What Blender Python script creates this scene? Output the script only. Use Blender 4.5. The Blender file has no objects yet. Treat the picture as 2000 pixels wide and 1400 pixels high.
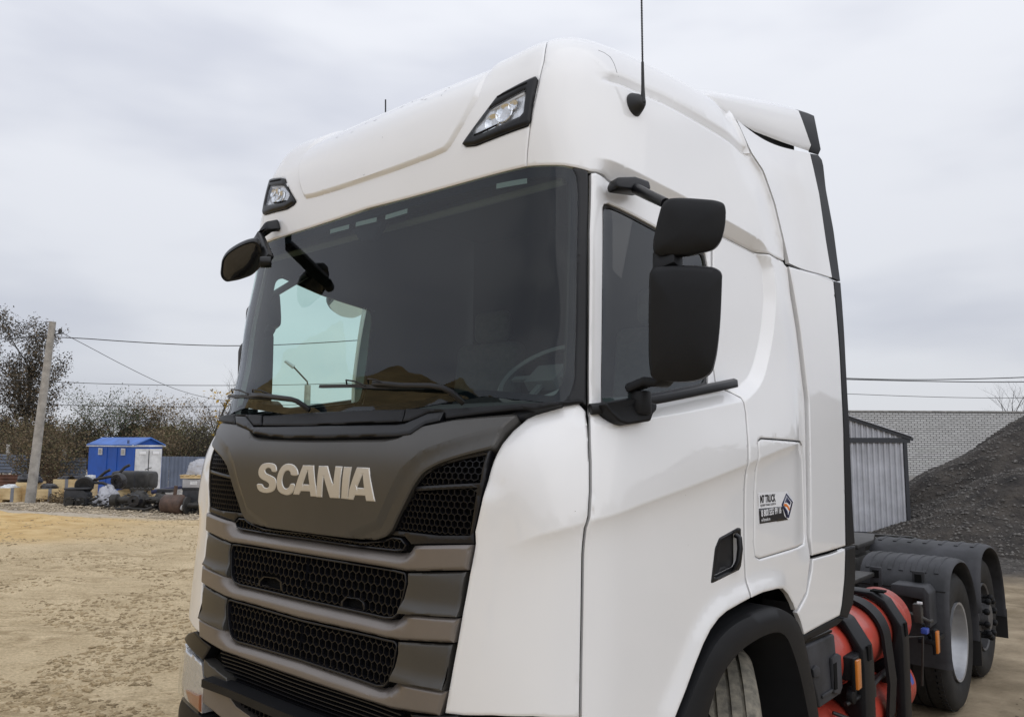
import bpy, bmesh, math, random
import numpy as np
from mathutils import Vector, Matrix
from mathutils.geometry import delaunay_2d_cdt
R_ = math.radians
rng = np.random.default_rng(7)
random.seed(7)
COL = bpy.context.scene.collection

# ------------------------------------------------------------------ camera, sky, sun, exposure
FPX, YAW, PITCH, ROLL = 1524.0, R_(40.76), R_(6.22), R_(0.28)
CAM = np.array([2.637, -1.833, 1.975])
_f = np.array([-math.sin(YAW)*math.cos(PITCH), math.cos(YAW)*math.cos(PITCH), math.sin(PITCH)])
_r0 = np.array([math.cos(YAW), math.sin(YAW), 0.0]); _u0 = np.cross(_r0, _f)
_r = _r0*math.cos(ROLL)+_u0*math.sin(ROLL); _u = -_r0*math.sin(ROLL)+_u0*math.cos(ROLL)
cam_d = bpy.data.cameras.new('camera'); cam = bpy.data.objects.new('camera', cam_d); COL.objects.link(cam)
cam.matrix_world = Matrix(((_r[0],_u[0],-_f[0],CAM[0]),(_r[1],_u[1],-_f[1],CAM[1]),(_r[2],_u[2],-_f[2],CAM[2]),(0,0,0,1)))
cam_d.sensor_width = 36; cam_d.lens = FPX/2000*36; cam_d.clip_end = 2000; cam_d.clip_start = 0.05
sc = bpy.context.scene; sc.camera = cam
sc.view_settings.view_transform = 'Standard'; sc.view_settings.look = 'None'
sc.view_settings.exposure = 0.0; sc.view_settings.gamma = 1.0; sc.view_settings.use_curve_mapping = False
SUN_EL, SUN_AZ = R_(42), R_(105)      # azimuth measured from +Y towards +X
W = bpy.data.worlds.new("World"); sc.world = W; W.use_nodes = True
nt = W.node_tree; nt.nodes.clear()
def wn(t, **k):
    n = nt.nodes.new(t)
    for a, b in k.items(): setattr(n, a, b)
    return n
out = wn('ShaderNodeOutputWorld'); bg = wn('ShaderNodeBackground')
sky = wn('ShaderNodeTexSky', sky_type='NISHITA'); sky.sun_disc = False
sky.sun_elevation = SUN_EL; sky.sun_rotation = SUN_AZ
tc = wn('ShaderNodeTexCoord'); sep = wn('ShaderNodeSeparateXYZ'); nt.links.new(tc.outputs['Generated'], sep.inputs[0])
mp = wn('ShaderNodeMapping'); mp.inputs['Scale'].default_value = (1.0, 1.0, 3.2); mp.inputs['Location'].default_value = (0.4, 1.3, 0.2)
nt.links.new(tc.outputs['Generated'], mp.inputs[0])
nz = wn('ShaderNodeTexNoise'); nz.inputs['Scale'].default_value = 2.1; nz.inputs['Detail'].default_value = 4; nz.inputs['Roughness'].default_value = 0.48
nt.links.new(mp.outputs[0], nz.inputs['Vector'])
cr = wn('ShaderNodeValToRGB'); cr.color_ramp.interpolation = 'EASE'
cr.color_ramp.elements[0].position = 0.36; cr.color_ramp.elements[0].color = (0.60, 0.622, 0.695, 1)
cr.color_ramp.elements[1].position = 0.64; cr.color_ramp.elements[1].color = (0.765, 0.782, 0.832, 1)
nt.links.new(nz.outputs[0], cr.inputs[0])
el = wn('ShaderNodeMapRange'); el.inputs[1].default_value = 0.02; el.inputs[2].default_value = 0.62
el.inputs[3].default_value = 0.92; el.inputs[4].default_value = 1.30; nt.links.new(sep.outputs[2], el.inputs[0])
mul = wn('ShaderNodeVectorMath', operation='SCALE'); nt.links.new(cr.outputs[0], mul.inputs[0]); nt.links.new(el.outputs[0], mul.inputs['Scale'])
# broad brighter part of the overcast where the sun stands behind the cloud
dt = wn('ShaderNodeVectorMath', operation='DOT_PRODUCT'); nt.links.new(tc.outputs['Generated'], dt.inputs[0])
dt.inputs[1].default_value = (math.sin(SUN_AZ)*math.cos(SUN_EL), math.cos(SUN_AZ)*math.cos(SUN_EL), math.sin(SUN_EL))
gl = wn('ShaderNodeMapRange', interpolation_type='SMOOTHSTEP'); gl.inputs[1].default_value = 0.15; gl.inputs[2].default_value = 1.0
gl.inputs[3].default_value = 1.0; gl.inputs[4].default_value = 1.25; nt.links.new(dt.outputs['Value'], gl.inputs[0])
mul2 = wn('ShaderNodeVectorMath', operation='SCALE'); nt.links.new(mul.outputs[0], mul2.inputs[0]); nt.links.new(gl.outputs[0], mul2.inputs['Scale'])
skys = wn('ShaderNodeVectorMath', operation='SCALE'); skys.inputs['Scale'].default_value = 0.10; nt.links.new(sky.outputs[0], skys.inputs[0])
mx = wn('ShaderNodeMix', data_type='RGBA'); mx.inputs[0].default_value = 0.93
nt.links.new(skys.outputs[0], mx.inputs[6]); nt.links.new(mul2.outputs[0], mx.inputs[7])
nt.links.new(mx.outputs[2], bg.inputs[0]); bg.inputs[1].default_value = 1.0; nt.links.new(bg.outputs[0], out.inputs[0])
sd = bpy.data.lights.new('sun', 'SUN'); sd.energy = 0.80; sd.angle = R_(100); sd.color = (1.0, 0.97, 0.93)
so = bpy.data.objects.new('sun', sd); COL.objects.link(so)
so.rotation_euler = Vector((math.sin(SUN_AZ)*math.cos(SUN_EL), math.cos(SUN_AZ)*math.cos(SUN_EL), math.sin(SUN_EL))).to_track_quat('Z', 'Y').to_euler()

def ray(px, py): return _f+_r*(px-1000)/FPX+_u*(700-py)/FPX
def on_z(px, py, z): d = ray(px, py); return CAM+d*(z-CAM[2])/d[2]
def on_x(px, py, x): d = ray(px, py); return CAM+d*(x-CAM[0])/d[0]
def on_y(px, py, y): d = ray(px, py); return CAM+d*(y-CAM[1])/d[1]
def at_depth(px, py, z): return CAM+ray(px, py)*z
def project(P):
    D = np.asarray(P, float)-CAM; z = D@_f
    return np.stack([1000+FPX*(D@_r)/z, 700-FPX*(D@_u)/z], -1), z

# ------------------------------------------------------------------ materials
def mat(name, col, rough=0.5, metal=0.0, spec=0.5, coat=0.0, coat_r=0.05, bump=None, vary=None, bump_d=0.002, subs=None):
    m = bpy.data.materials.new(name); m.use_nodes = True; t = m.node_tree; b = t.nodes['Principled BSDF']
    b.inputs['Base Color'].default_value = (*col, 1); b.inputs['Roughness'].default_value = rough
    b.inputs['Metallic'].default_value = metal; b.inputs['Specular IOR Level'].default_value = spec
    b.inputs['Coat Weight'].default_value = coat; b.inputs['Coat Roughness'].default_value = coat_r
    c = t.nodes.new('ShaderNodeTexCoord')
    if vary:                                     # (scale, amount[, second colour])
        n = t.nodes.new('ShaderNodeTexNoise'); n.inputs['Scale'].default_value = vary[0]; n.inputs['Detail'].default_value = 6
        n.inputs['Roughness'].default_value = 0.62
        t.links.new(c.outputs['Object'], n.inputs['Vector'])
        r = t.nodes.new('ShaderNodeValToRGB'); r.color_ramp.elements[0].position = 0.33; r.color_ramp.elements[1].position = 0.67
        k = vary[1]
        c2 = vary[2] if len(vary) > 2 else tuple(x*(1-k) for x in col)
        c1 = tuple(min(1, x*(1+k*0.6)) for x in col)
        r.color_ramp.elements[0].color = (*c2, 1); r.color_ramp.elements[1].color = (*c1, 1)
        t.links.new(n.outputs[0], r.inputs[0]); t.links.new(r.outputs[0], b.inputs['Base Color'])
    if bump:                                     # (scale, strength)
        n = t.nodes.new('ShaderNodeTexNoise'); n.inputs['Scale'].default_value = bump[0]; n.inputs['Detail'].default_value = 5
        t.links.new(c.outputs['Object'], n.inputs['Vector'])
        bp = t.nodes.new('ShaderNodeBump'); bp.inputs['Strength'].default_value = bump[1]; bp.inputs['Distance'].default_value = bump_d
        t.links.new(n.outputs[0], bp.inputs['Height']); t.links.new(bp.outputs[0], b.inputs['Normal'])
    return m

M = {}
def paint_white():
    m = mat('white_paint', (0.80, 0.79, 0.775), 0.38, coat=1.0, coat_r=0.04)
    t = m.node_tree; b = t.nodes['Principled BSDF']; c = t.nodes.new('ShaderNodeTexCoord')
    n = t.nodes.new('ShaderNodeTexNoise'); n.inputs['Scale'].default_value = 2.2; n.inputs['Detail'].default_value = 6
    t.links.new(c.outputs['Object'], n.inputs['Vector'])
    r = t.nodes.new('ShaderNodeValToRGB'); r.color_ramp.elements[0].position = 0.35; r.color_ramp.elements[1].position = 0.6
    r.color_ramp.elements[0].color = (0.80, 0.803, 0.803, 1); r.color_ramp.elements[1].color = (0.815, 0.818, 0.82, 1)
    t.links.new(n.outputs[0], r.inputs[0]); t.links.new(r.outputs[0], b.inputs['Base Color'])
    # dust specks
    v = t.nodes.new('ShaderNodeTexVoronoi'); v.inputs['Scale'].default_value = 9; t.links.new(c.outputs['Object'], v.inputs['Vector'])
    lt = t.nodes.new('ShaderNodeMath'); lt.operation = 'LESS_THAN'; lt.inputs[1].default_value = 0.012; t.links.new(v.outputs['Distance'], lt.inputs[0])
    mxx = t.nodes.new('ShaderNodeMix'); mxx.data_type = 'RGBA'; t.links.new(lt.outputs[0], mxx.inputs[0])
    t.links.new(r.outputs[0], mxx.inputs[6]); mxx.inputs[7].default_value = (0.25, 0.22, 0.18, 1); t.links.new(mxx.outputs[2], b.inputs['Base Color'])
    return m
M['white'] = paint_white()
M['grey_panel'] = mat('bronze_grey_panel', (0.055, 0.0525, 0.048), 0.42, metal=0.25, coat=0.3, coat_r=0.35, vary=(3, 0.10), bump=(500, 0.08), bump_d=0.0005)
M['silver_bar'] = mat('satin_grey_bar', (0.195, 0.175, 0.162), 0.36, metal=0.45, coat=0.2, coat_r=0.3, vary=(3, 0.08), bump=(600, 0.08), bump_d=0.0005)
M['letter'] = mat('satin_silver_letter', (0.60, 0.58, 0.54), 0.38, metal=0.55)
M['plastic'] = mat('black_grained_plastic', (0.007, 0.0075, 0.009), 0.52, spec=0.26, vary=(5, 0.25), bump=(900, 0.25), bump_d=0.0006)
M['plastic_satin'] = mat('black_satin_plastic', (0.006, 0.0065, 0.008), 0.36, spec=0.34, vary=(6, 0.2))
M['mesh'] = mat('black_mesh_plastic', (0.008, 0.008, 0.010), 0.32, spec=.4)
M['rubber'] = mat('black_rubber', (0.010, 0.010, 0.011), 0.5)
M['void'] = mat('dark_cavity', (0.008, 0.008, 0.008), 0.9, spec=0.1)
M['dusty'] = mat('dusty_black_plastic', (0.046, 0.047, 0.053), 0.62, spec=0.35, vary=(3.5, 0.3, (0.020, 0.021, 0.023)), bump=(300, 0.2), bump_d=0.001)
M['tyre'] = mat('tyre_rubber', (0.017, 0.0165, 0.016), 0.72, spec=.3, vary=(9, 0.5, (0.010, 0.010, 0.010)), bump=(60, 0.3))
M['tyre_worn'] = mat('dusty_tread_rubber', (0.19, 0.172, 0.135), 0.85, vary=(25, 0.45, (0.09, 0.085, 0.07)), bump=(220, 0.6), bump_d=0.003)
M['rim'] = mat('silver_wheel_rim', (0.36, 0.37, 0.39), 0.38, metal=0.55, vary=(8, 0.15))
M['steel'] = mat('brushed_steel', (0.42, 0.42, 0.42), 0.35, metal=0.9)
M['dark_steel'] = mat('dark_greasy_steel', (0.045, 0.043, 0.040), 0.55, metal=0.4, vary=(10, 0.4))
M['red'] = mat('red_tank_paint', (0.44, 0.050, 0.030), 0.45, spec=0.35, coat=0.4, coat_r=0.15, vary=(6, 0.2, (0.33, 0.055, 0.038)), bump=(40, 0.05))
M['dull_amber'] = mat('dull_amber_lens', (0.30, 0.11, 0.045), 0.35, coat=0.4)
M['amber'] = mat('amber_lens', (0.58, 0.17, 0.015), 0.3, coat=0.8)
M['cloth'] = mat('charcoal_cab_lining', (0.012, 0.0125, 0.0135), 0.9)
M['dash'] = mat('dark_dashboard_plastic', (0.065, 0.065, 0.068), 0.7)
M['seat'] = mat('grey_seat_fabric', (0.08, 0.08, 0.085), 0.9, vary=(30, 0.2))
M['chip'] = mat('chipped_primer', (0.10, 0.095, 0.09), 0.7)
M['mirror'] = mat('mirror_glass', (0.85, 0.86, 0.86), 0.03, metal=1.0)
M['reflector'] = mat('chrome_reflector', (0.82, 0.83, 0.84), 0.12, metal=1.0, bump=(18, 0.5), bump_d=0.02)
M['white_print'] = mat('white_vinyl', (0.80, 0.81, 0.83), 0.3)
M['black_print'] = mat('black_vinyl', (0.015, 0.015, 0.018), 0.3)
M['navy_print'] = mat('navy_vinyl', (0.02, 0.025, 0.07), 0.3)
M['orange_print'] = mat('orange_vinyl', (0.80, 0.20, 0.02), 0.3)
M['blue_print'] = mat('blue_vinyl', (0.04, 0.08, 0.35), 0.3)
M['green_print'] = mat('green_vinyl', (0.02, 0.25, 0.10), 0.3)
M['rust'] = mat('weathered_primer', (0.085, 0.052, 0.038), 0.6, vary=(5, .5))
def glass(name, tint, rough=0.0, ior=1.5, refl_scale=1.0):
    m = bpy.data.materials.new(name); m.use_nodes = True; t = m.node_tree; t.nodes.clear()
    o = t.nodes.new('ShaderNodeOutputMaterial'); tr = t.nodes.new('ShaderNodeBsdfTransparent'); tr.inputs[0].default_value = (*tint, 1)
    g = t.nodes.new('ShaderNodeBsdfGlossy'); g.inputs['Roughness'].default_value = rough; g.inputs[0].default_value = (0.95, 0.97, 1, 1)
    f = t.nodes.new('ShaderNodeFresnel'); gm = t.nodes.new('ShaderNodeNewGeometry'); io = t.nodes.new('ShaderNodeMapRange')
    io.inputs[3].default_value = ior; io.inputs[4].default_value = 1/ior     # the pane reflects alike from both faces
    t.links.new(gm.outputs['Backfacing'], io.inputs[0]); t.links.new(io.outputs[0], f.inputs[0])
    mm = t.nodes.new('ShaderNodeMath'); mm.operation = 'MULTIPLY'; mm.inputs[1].default_value = refl_scale; mm.use_clamp = True
    t.links.new(f.outputs[0], mm.inputs[0])
    x = t.nodes.new('ShaderNodeMixShader'); t.links.new(mm.outputs[0], x.inputs[0]); t.links.new(tr.outputs[0], x.inputs[1]); t.links.new(g.outputs[0], x.inputs[2])
    t.links.new(x.outputs[0], o.inputs[0]); return m
M['glass'] = glass('tinted_windscreen_glass', (0.78, 0.93, 0.87), ior=1.50)
M['side_glass'] = glass('green_side_glass', (0.80, 0.93, 0.90), ior=1.6)
M['lens'] = glass('clear_lamp_lens', (0.93, 0.94, 0.95), ior=1.45)

# ------------------------------------------------------------------ mesh builder
def smooth_angle(me, ang=35):
    me.shade_smooth()
    bm = bmesh.new(); bm.from_mesh(me); a = R_(ang)
    for e in bm.edges:
        if len(e.link_faces) == 2 and e.calc_face_angle(0) > a: e.smooth = False
    bm.to_mesh(me); bm.free()
class MB:
    def __init__(s): s.v = []; s.f = []; s.m = []; s.cur = 0
    def add(s, vs, fs, mi=None):
        b = len(s.v); s.v.extend([tuple(map(float, q)) for q in vs]); s.f.extend([tuple(i+b for i in q) for q in fs])
        s.m.extend([s.cur if mi is None else mi]*len(fs)); return s
    def box(s, c, d, rot=None, taper=None):
        x, y, z = (q/2 for q in d); V = [(-x,-y,-z),(x,-y,-z),(x,y,-z),(-x,y,-z),(-x,-y,z),(x,-y,z),(x,y,z),(-x,y,z)]
        if taper: V = [(a*(taper if k > 3 else 1), b_*(taper if k > 3 else 1), c_) for k, (a, b_, c_) in enumerate(V)]
        if rot is not None: V = [rot@Vector(q) for q in V]
        V = [(q[0]+c[0], q[1]+c[1], q[2]+c[2]) for q in V]
        return s.add(V, [(0,3,2,1),(4,5,6,7),(0,1,5,4),(1,2,6,5),(2,3,7,6),(3,0,4,7)])
    def tube(s, pts, rad, n=8, caps=True):
        pts = [Vector(p) for p in pts]; k = len(pts); rr = rad if hasattr(rad, '__len__') else [rad]*k
        vs = []; fs = []; up = None
        for i, p in enumerate(pts):
            t = (pts[min(i+1, k-1)]-pts[max(i-1, 0)]).normalized()
            if up is None:
                up = Vector((0, 0, 1)) if abs(t.z) < 0.9 else Vector((1, 0, 0))
            a = t.cross(up)
            if a.length < 1e-4: a = t.cross(Vector((0, 1, 0.1)))
            a.normalize(); b = t.cross(a).normalized(); up = a.cross(t)*1.0
            for j in range(n):
                q = 2*math.pi*j/n; vs.append(p+(a*math.cos(q)+b*math.sin(q))*rr[i])
        for i in range(k-1):
            for j in range(n): fs.append((i*n+j, i*n+(j+1) % n, (i+1)*n+(j+1) % n, (i+1)*n+j))
        if caps: fs.append(tuple(range(n-1, -1, -1))); fs.append(tuple((k-1)*n+j for j in range(n)))
        return s.add(vs, fs)
    def lathe(s, prof, n=32, axis='x', c=(0, 0, 0), a0=0.0, a1=2*math.pi):   # prof: (along axis, radius)
        full = abs(a1-a0-2*math.pi) < 1e-6; cols = n if full else n+1; vs = []; fs = []
        for (u, r) in prof:
            for j in range(cols):
                q = a0+(a1-a0)*j/n; y, z = r*math.cos(q), r*math.sin(q)
                p = (u, y, z) if axis == 'x' else ((y, u, z) if axis == 'y' else (y, z, u))
                vs.append((p[0]+c[0], p[1]+c[1], p[2]+c[2]))
        for i in range(len(prof)-1):
            for j in range(n):
                j2 = (j+1) % cols
                fs.append((i*cols+j, i*cols+j2, (i+1)*cols+j2, (i+1)*cols+j))
        return s.add(vs, fs)
    def prism(s, poly, vec):                     # closed polygon of 3-D points extruded along vec
        n = len(poly); vec = np.array(vec, float); P = np.array(poly, float)
        vs = list(P)+list(P+vec); fs = [tuple(range(n-1, -1, -1)), tuple(range(n, 2*n))]
        fs += [(i, (i+1) % n, n+(i+1) % n, n+i) for i in range(n)]
        return s.add(vs, fs)
    def sweep(s, path, section, up=(0, 0, 1)):   # section: 2-D closed loop in (side, up)
        path = [Vector(p) for p in path]; k = len(path); n = len(section); vs = []; fs = []; U = Vector(up)
        for i, p in enumerate(path):
            t = (path[min(i+1, k-1)]-path[max(i-1, 0)]).normalized(); a = t.cross(U).normalized(); b = a.cross(t)
            for (x, y) in section: vs.append(p+a*x+b*y)
        for i in range(k-1):
            for j in range(n): fs.append((i*n+j, i*n+(j+1) % n, (i+1)*n+(j+1) % n, (i+1)*n+j))
        fs.append(tuple(range(n-1, -1, -1))); fs.append(tuple((k-1)*n+j for j in range(n)))
        return s.add(vs, fs)
    def build(s, name, mats, parent=None, smooth=35, bevel=0, seg=2, recalc=True, sub=0):
        me = bpy.data.meshes.new(name); me.from_pydata(s.v, [], s.f); 
        for m in (mats if isinstance(mats, (list, tuple)) else [mats]): me.materials.append(M[m] if isinstance(m, str) else m)
        me.polygons.foreach_set('material_index', s.m)
        if bevel or recalc or sub:
            bm = bmesh.new(); bm.from_mesh(me)
            if bevel:
                bmesh.ops.remove_doubles(bm, verts=bm.verts, dist=1e-5)
                es = [e for e in bm.edges if len(e.link_faces) == 2 and e.calc_face_angle(0) > R_(28)]
                bmesh.ops.bevel(bm, geom=es, offset=bevel, segments=seg, affect='EDGES', profile=0.5, clamp_overlap=True)
            bmesh.ops.recalc_face_normals(bm, faces=bm.faces); bm.to_mesh(me); bm.free()
        if smooth: smooth_angle(me, smooth)
        o = bpy.data.objects.new(name, me); COL.objects.link(o)
        if parent is not None: o.parent = parent
        return o
def empty(name, loc, label, cat, group=None, rz=0, kind=None):
    o = bpy.data.objects.new(name, None); COL.objects.link(o); o.location = loc; o.rotation_euler = (0, 0, rz); o.empty_display_size = 0.2
    o['label'] = label; o['category'] = cat
    if group: o['group'] = group
    return o
def tag(o, label, cat, group=None):
    o['label'] = label; o['category'] = cat
    if group: o['group'] = group
    return o
def struct(o, kind='structure'): o['kind'] = kind; return o
def smoothstep(x): x = np.clip(x, 0, 1); return x*x*(3-2*x)
def chaikin(P, it=2, closed=True):
    P = [np.array(p, float) for p in P]
    for _ in range(it):
        Q = []; n = len(P)
        for i in range(n if closed else n-1):
            a, b = P[i], P[(i+1) % n]; Q += [a*.75+b*.25, a*.25+b*.75]
        if not closed: Q = [P[0]]+Q+[P[-1]]
        P = Q
    return P
def round_poly(P, r, seg=4):
    """round the corners of a closed 2-D/3-D polygon; r is a number or a list of radii"""
    P = [np.array(p, float) for p in P]; n = len(P); out = []
    for i in range(n):
        rr = r[i] if hasattr(r, '__len__') else r
        a, b, c = P[i-1], P[i], P[(i+1) % n]
        d1, d2 = a-b, c-b; l1, l2 = np.linalg.norm(d1), np.linalg.norm(d2)
        k = min(rr, l1*.48, l2*.48)
        if k <= 1e-6: out.append(b); continue
        p, q = b+d1/l1*k, b+d2/l2*k
        for j in range(seg+1):
            t = j/seg; out.append((1-t)**2*p+2*t*(1-t)*b+t*t*q)
    return out
# ------------------------------------------------------------------ the cab's outer skin as one smooth surface S(s, t), metres along both
RINGS = [
(0.60, [(0,-.02),(.45,-.015),(.76,.0),(.95,.05),(1.08,.12),(1.165,.21),(1.215,.4),(1.24,1.0),(1.25,1.95),(1.25,2.8)]),
(1.00, [(0,-.02),(.45,-.013),(.77,.004),(.95,.055),(1.08,.125),(1.168,.215),(1.215,.4),(1.24,1.0),(1.25,1.95),(1.25,2.8)]),
(1.35, [(0,-.005),(.45,.003),(.80,.02),(.97,.07),(1.085,.135),(1.17,.225),(1.215,.41),(1.24,1.0),(1.25,1.95),(1.25,2.8)]),
(1.70, [(0,.012),(.45,.02),(.82,.045),(.98,.09),(1.09,.15),(1.17,.235),(1.215,.42),(1.24,1.0),(1.25,1.95),(1.25,2.8)]),
(1.98, [(0,.050),(.45,.058),(.82,.082),(.97,.125),(1.075,.185),(1.152,.265),(1.203,.45),(1.235,1.0),(1.245,1.95),(1.245,2.8)]),
(2.18, [(0,.14),(.45,.15),(.82,.175),(.96,.207),(1.06,.25),(1.133,.31),(1.19,.48),(1.225,1.0),(1.24,1.95),(1.24,2.8)]),
(2.55, [(0,.197),(.45,.207),(.82,.235),(.95,.27),(1.04,.315),(1.105,.375),(1.165,.53),(1.21,1.0),(1.23,1.95),(1.23,2.8)]),
(2.93, [(0,.250),(.45,.260),(.82,.287),(.93,.322),(1.01,.367),(1.07,.432),(1.13,.6),(1.185,1.03),(1.21,1.95),(1.21,2.8)]),
(3.12, [(0,.262),(.45,.268),(.81,.29),(.91,.325),(.99,.375),(1.05,.45),(1.11,.63),(1.165,1.06),(1.195,1.95),(1.195,2.8)]),
(3.28, [(0,.29),(.45,.295),(.79,.315),(.89,.35),(.97,.405),(1.03,.485),(1.09,.67),(1.145,1.1),(1.175,1.95),(1.175,2.78)]),
(3.41, [(0,.35),(.45,.355),(.76,.37),(.86,.40),(.94,.46),(1.0,.545),(1.055,.73),(1.115,1.14),(1.14,1.95),(1.14,2.72)]),
(3.50, [(0,.45),(.44,.455),(.71,.465),(.80,.49),(.88,.55),(.94,.63),(1.0,.80),(1.06,1.2),(1.085,1.95),(1.09,2.65)]),
(3.56, [(0,.60),(.42,.60),(.64,.61),(.72,.63),(.79,.68),(.85,.76),(.90,.9),(.95,1.25),(.97,1.95),(.98,2.35)]),
(3.60, [(0,.85),(.35,.85),(.5,.86),(.56,.88),(.61,.92),(.66,.98),(.7,1.08),(.73,1.35),(.74,1.95),(.75,2.3)]),
(3.62, [(0,1.2),(.12,1.2),(.2,1.21),(.23,1.22),(.26,1.24),(.28,1.26),(.3,1.3),(.31,1.45),(.32,1.95),(.33,2.2)]),
]
TK = np.array([.60,1.0,1.35,1.70,1.98,2.112,2.20,2.342,2.575,2.96,3.15,3.315,3.46,3.58,3.72,3.93,4.25])
_r18, _r55 = dict(RINGS)[2.18], dict(RINGS)[2.55]      # straight glass between the cowl and the header
def _mixr(k): return [(a[0]+(b[0]-a[0])*k, a[1]+(b[1]-a[1])*k) for a, b in zip(_r18, _r55)]
RINGS = RINGS[:5]+[(2.095, _mixr(-.23)), (2.18, _r18), (2.32, _mixr(.38))]+RINGS[6:]
NET = []
_out = {0.60: .03, 1.00: .028, 1.35: .014, 1.70: .004, 2.55: .020, 2.93: .026, 3.12: .028, 3.28: .030, 3.41: .030, 3.50: .02}
def _ss(x): x = min(max(x, 0), 1); return x*x*(3-2*x)
for z, r in RINGS:
    k_ = _out.get(z, 0.0); lift = {3.28: .012, 3.41: .035, 3.50: .062, 3.56: .075, 3.60: .08, 3.62: .08}.get(z, 0)
    half = []
    for i_, (x, y) in enumerate(r):
        w_ = {2: .4, 3: .9, 4: 1.0, 5: .6}.get(i_, 0)*k_; zz = z+lift*(.38+.62*_ss((i_-1)/4))
        half.append((x+.55*w_, y-.83*w_, zz))
    NET.append([(-x, y, zz) for x, y, zz in half[:0:-1]]+half)
NET = np.array(NET)                                   # (t, s, 3)
_cl = np.concatenate([[0], np.cumsum(np.linalg.norm(np.diff(NET[3:11], axis=1), axis=2).mean(0))]); SK = _cl-_cl[len(_cl)//2]
def _natural(k):
    n = len(k); h = np.diff(k); A = np.zeros((n, n)); B = np.zeros((n, n)); A[0, 0] = A[-1, -1] = 1
    for i in range(1, n-1):
        A[i, i-1:i+2] = h[i-1]/6, (h[i-1]+h[i])/3, h[i]/6
        B[i, i-1:i+2] = 1/h[i-1], -1/h[i-1]-1/h[i], 1/h[i]
    return np.linalg.solve(A, B)
_DS, _DT = _natural(SK), _natural(TK)
def _w(u, k, D):
    u = np.clip(u, k[0], k[-1]); i = np.clip(np.searchsorted(k, u)-1, 0, len(k)-2); h = k[i+1]-k[i]
    a = (k[i+1]-u)/h; b = 1-a; Wm = ((a**3-a)*h*h/6)[:, None]*D[i]+((b**3-b)*h*h/6)[:, None]*D[i+1]
    r = np.arange(len(u)); Wm[r, i] += a; Wm[r, i+1] += b; return Wm
def S(s, t):
    s = np.atleast_1d(np.asarray(s, float)); t = np.atleast_1d(np.asarray(t, float))
    A = _w(t, TK, _DT); B = _w(s, SK, _DS)
    return np.einsum('mk,mkc->mc', B, np.einsum('mt,tkc->mkc', A, NET))
def SN(s, t):
    e = 2e-3; s = np.atleast_1d(np.asarray(s, float)); t = np.atleast_1d(np.asarray(t, float))
    a = S(s+e, t)-S(s-e, t); b = S(s, t+e)-S(s, t-e); n = np.cross(a, b); return n/np.linalg.norm(n, axis=1)[:, None]
_gs, _gt = np.meshgrid(np.linspace(SK[0]+.002, SK[-1]-.002, 330), np.linspace(.61, 4.2, 250))
_gs, _gt = _gs.ravel(), _gt.ravel()
_gp = S(_gs, _gt); _g2, _gz = project(_gp); _gn = SN(_gs, _gt); _ok = (np.sum(_gn*(CAM-_gp), 1) > 0)
def trace(px, py, side=None, off=0.0):
    """surface coordinates (s, t) of what the photograph shows at a pixel"""
    d = np.hypot(_g2[:, 0]-px, _g2[:, 1]-py)+np.where(_ok, 0, 1e6)
    if side: d = d+np.where(_gs*side > 0, 0, 1e6)
    c = np.argsort(d)[:6]; i = c[0]
    s, t = _gs[i], _gt[i]; e = 1e-3
    for _ in range(14):
        q = S([s, s+e, s], [t, t, t+e])
        if off: q = q+SN([s, s+e, s], [t, t, t+e])*off
        q, _z = project(q); J = np.stack([(q[1]-q[0])/e, (q[2]-q[0])/e], 1)
        dd = np.array([px, py])-q[0]
        try: st = np.linalg.solve(J.T@J+1e-1*np.eye(2), J.T@dd)
        except Exception: break
        st = np.clip(st, -.05, .05); s += st[0]; t += st[1]
        s = min(max(s, SK[0]), SK[-1]); t = min(max(t, .6), 4.2)
    return np.array([s, t])
def T(pts, side=None, off=0.0): return np.array([trace(x, y, side, off) for x, y in pts])
def P3(px, py, off=0.0, side=None):
    st = trace(px, py, side); return S(*st)[0]+SN(*st)[0]*off
def resample(P, step, closed=True):
    P = np.asarray(P, float); n = len(P); Q = []
    for i in range(n if closed else n-1):
        a, b = P[i], P[(i+1) % n]; k = max(1, int(np.ceil(np.linalg.norm(b-a)/step)))
        Q += [a+(b-a)*j/k for j in range(k)]
    if not closed: Q.append(P[-1])
    return np.array(Q)
def area2(P): x, y = P[:, 0], P[:, 1]; return 0.5*np.sum(x*np.roll(y, -1)-y*np.roll(x, -1))
def inside(P, pts):
    x, y = pts[:, 0], pts[:, 1]; r = np.zeros(len(pts), bool); n = len(P)
    for i in range(n):
        x1, y1 = P[i]; x2, y2 = P[(i+1) % n]
        if y1 == y2: continue
        c = ((y1 > y) != (y2 > y)) & (x < (x2-x1)*(y-y1)/(y2-y1)+x1); r ^= c
    return r
def dist(P, pts, closed=True):
    P = np.asarray(P, float); best = np.full(len(pts), 1e9); n = len(P)
    for i in range(n if closed else n-1):
        a, b = P[i], P[(i+1) % n]; ab = b-a; L = ab@ab
        if L < 1e-14: continue
        u = np.clip(((pts-a)@ab)/L, 0, 1); best = np.minimum(best, np.hypot(*(pts-a-u[:, None]*ab).T))
    return best
def sdist_line(P, pts):
    """signed distance to an open polyline: positive on its left"""
    P = np.asarray(P, float); best = np.full(len(pts), 1e9); sg = np.ones(len(pts))
    for i in range(len(P)-1):
        a, b = P[i], P[i+1]; ab = b-a; L = ab@ab; u = np.clip(((pts-a)@ab)/L, 0, 1)
        d = np.hypot(*(pts-a-u[:, None]*ab).T); c = ab[0]*(pts[:, 1]-a[1])-ab[1]*(pts[:, 0]-a[0])
        k = d < best-1e-9; best = np.where(k, d, best); sg = np.where(k, np.sign(c), sg)
    return best*sg
def sdist_poly(P, pts): d = dist(P, pts); return np.where(inside(P, pts), -d, d)
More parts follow.
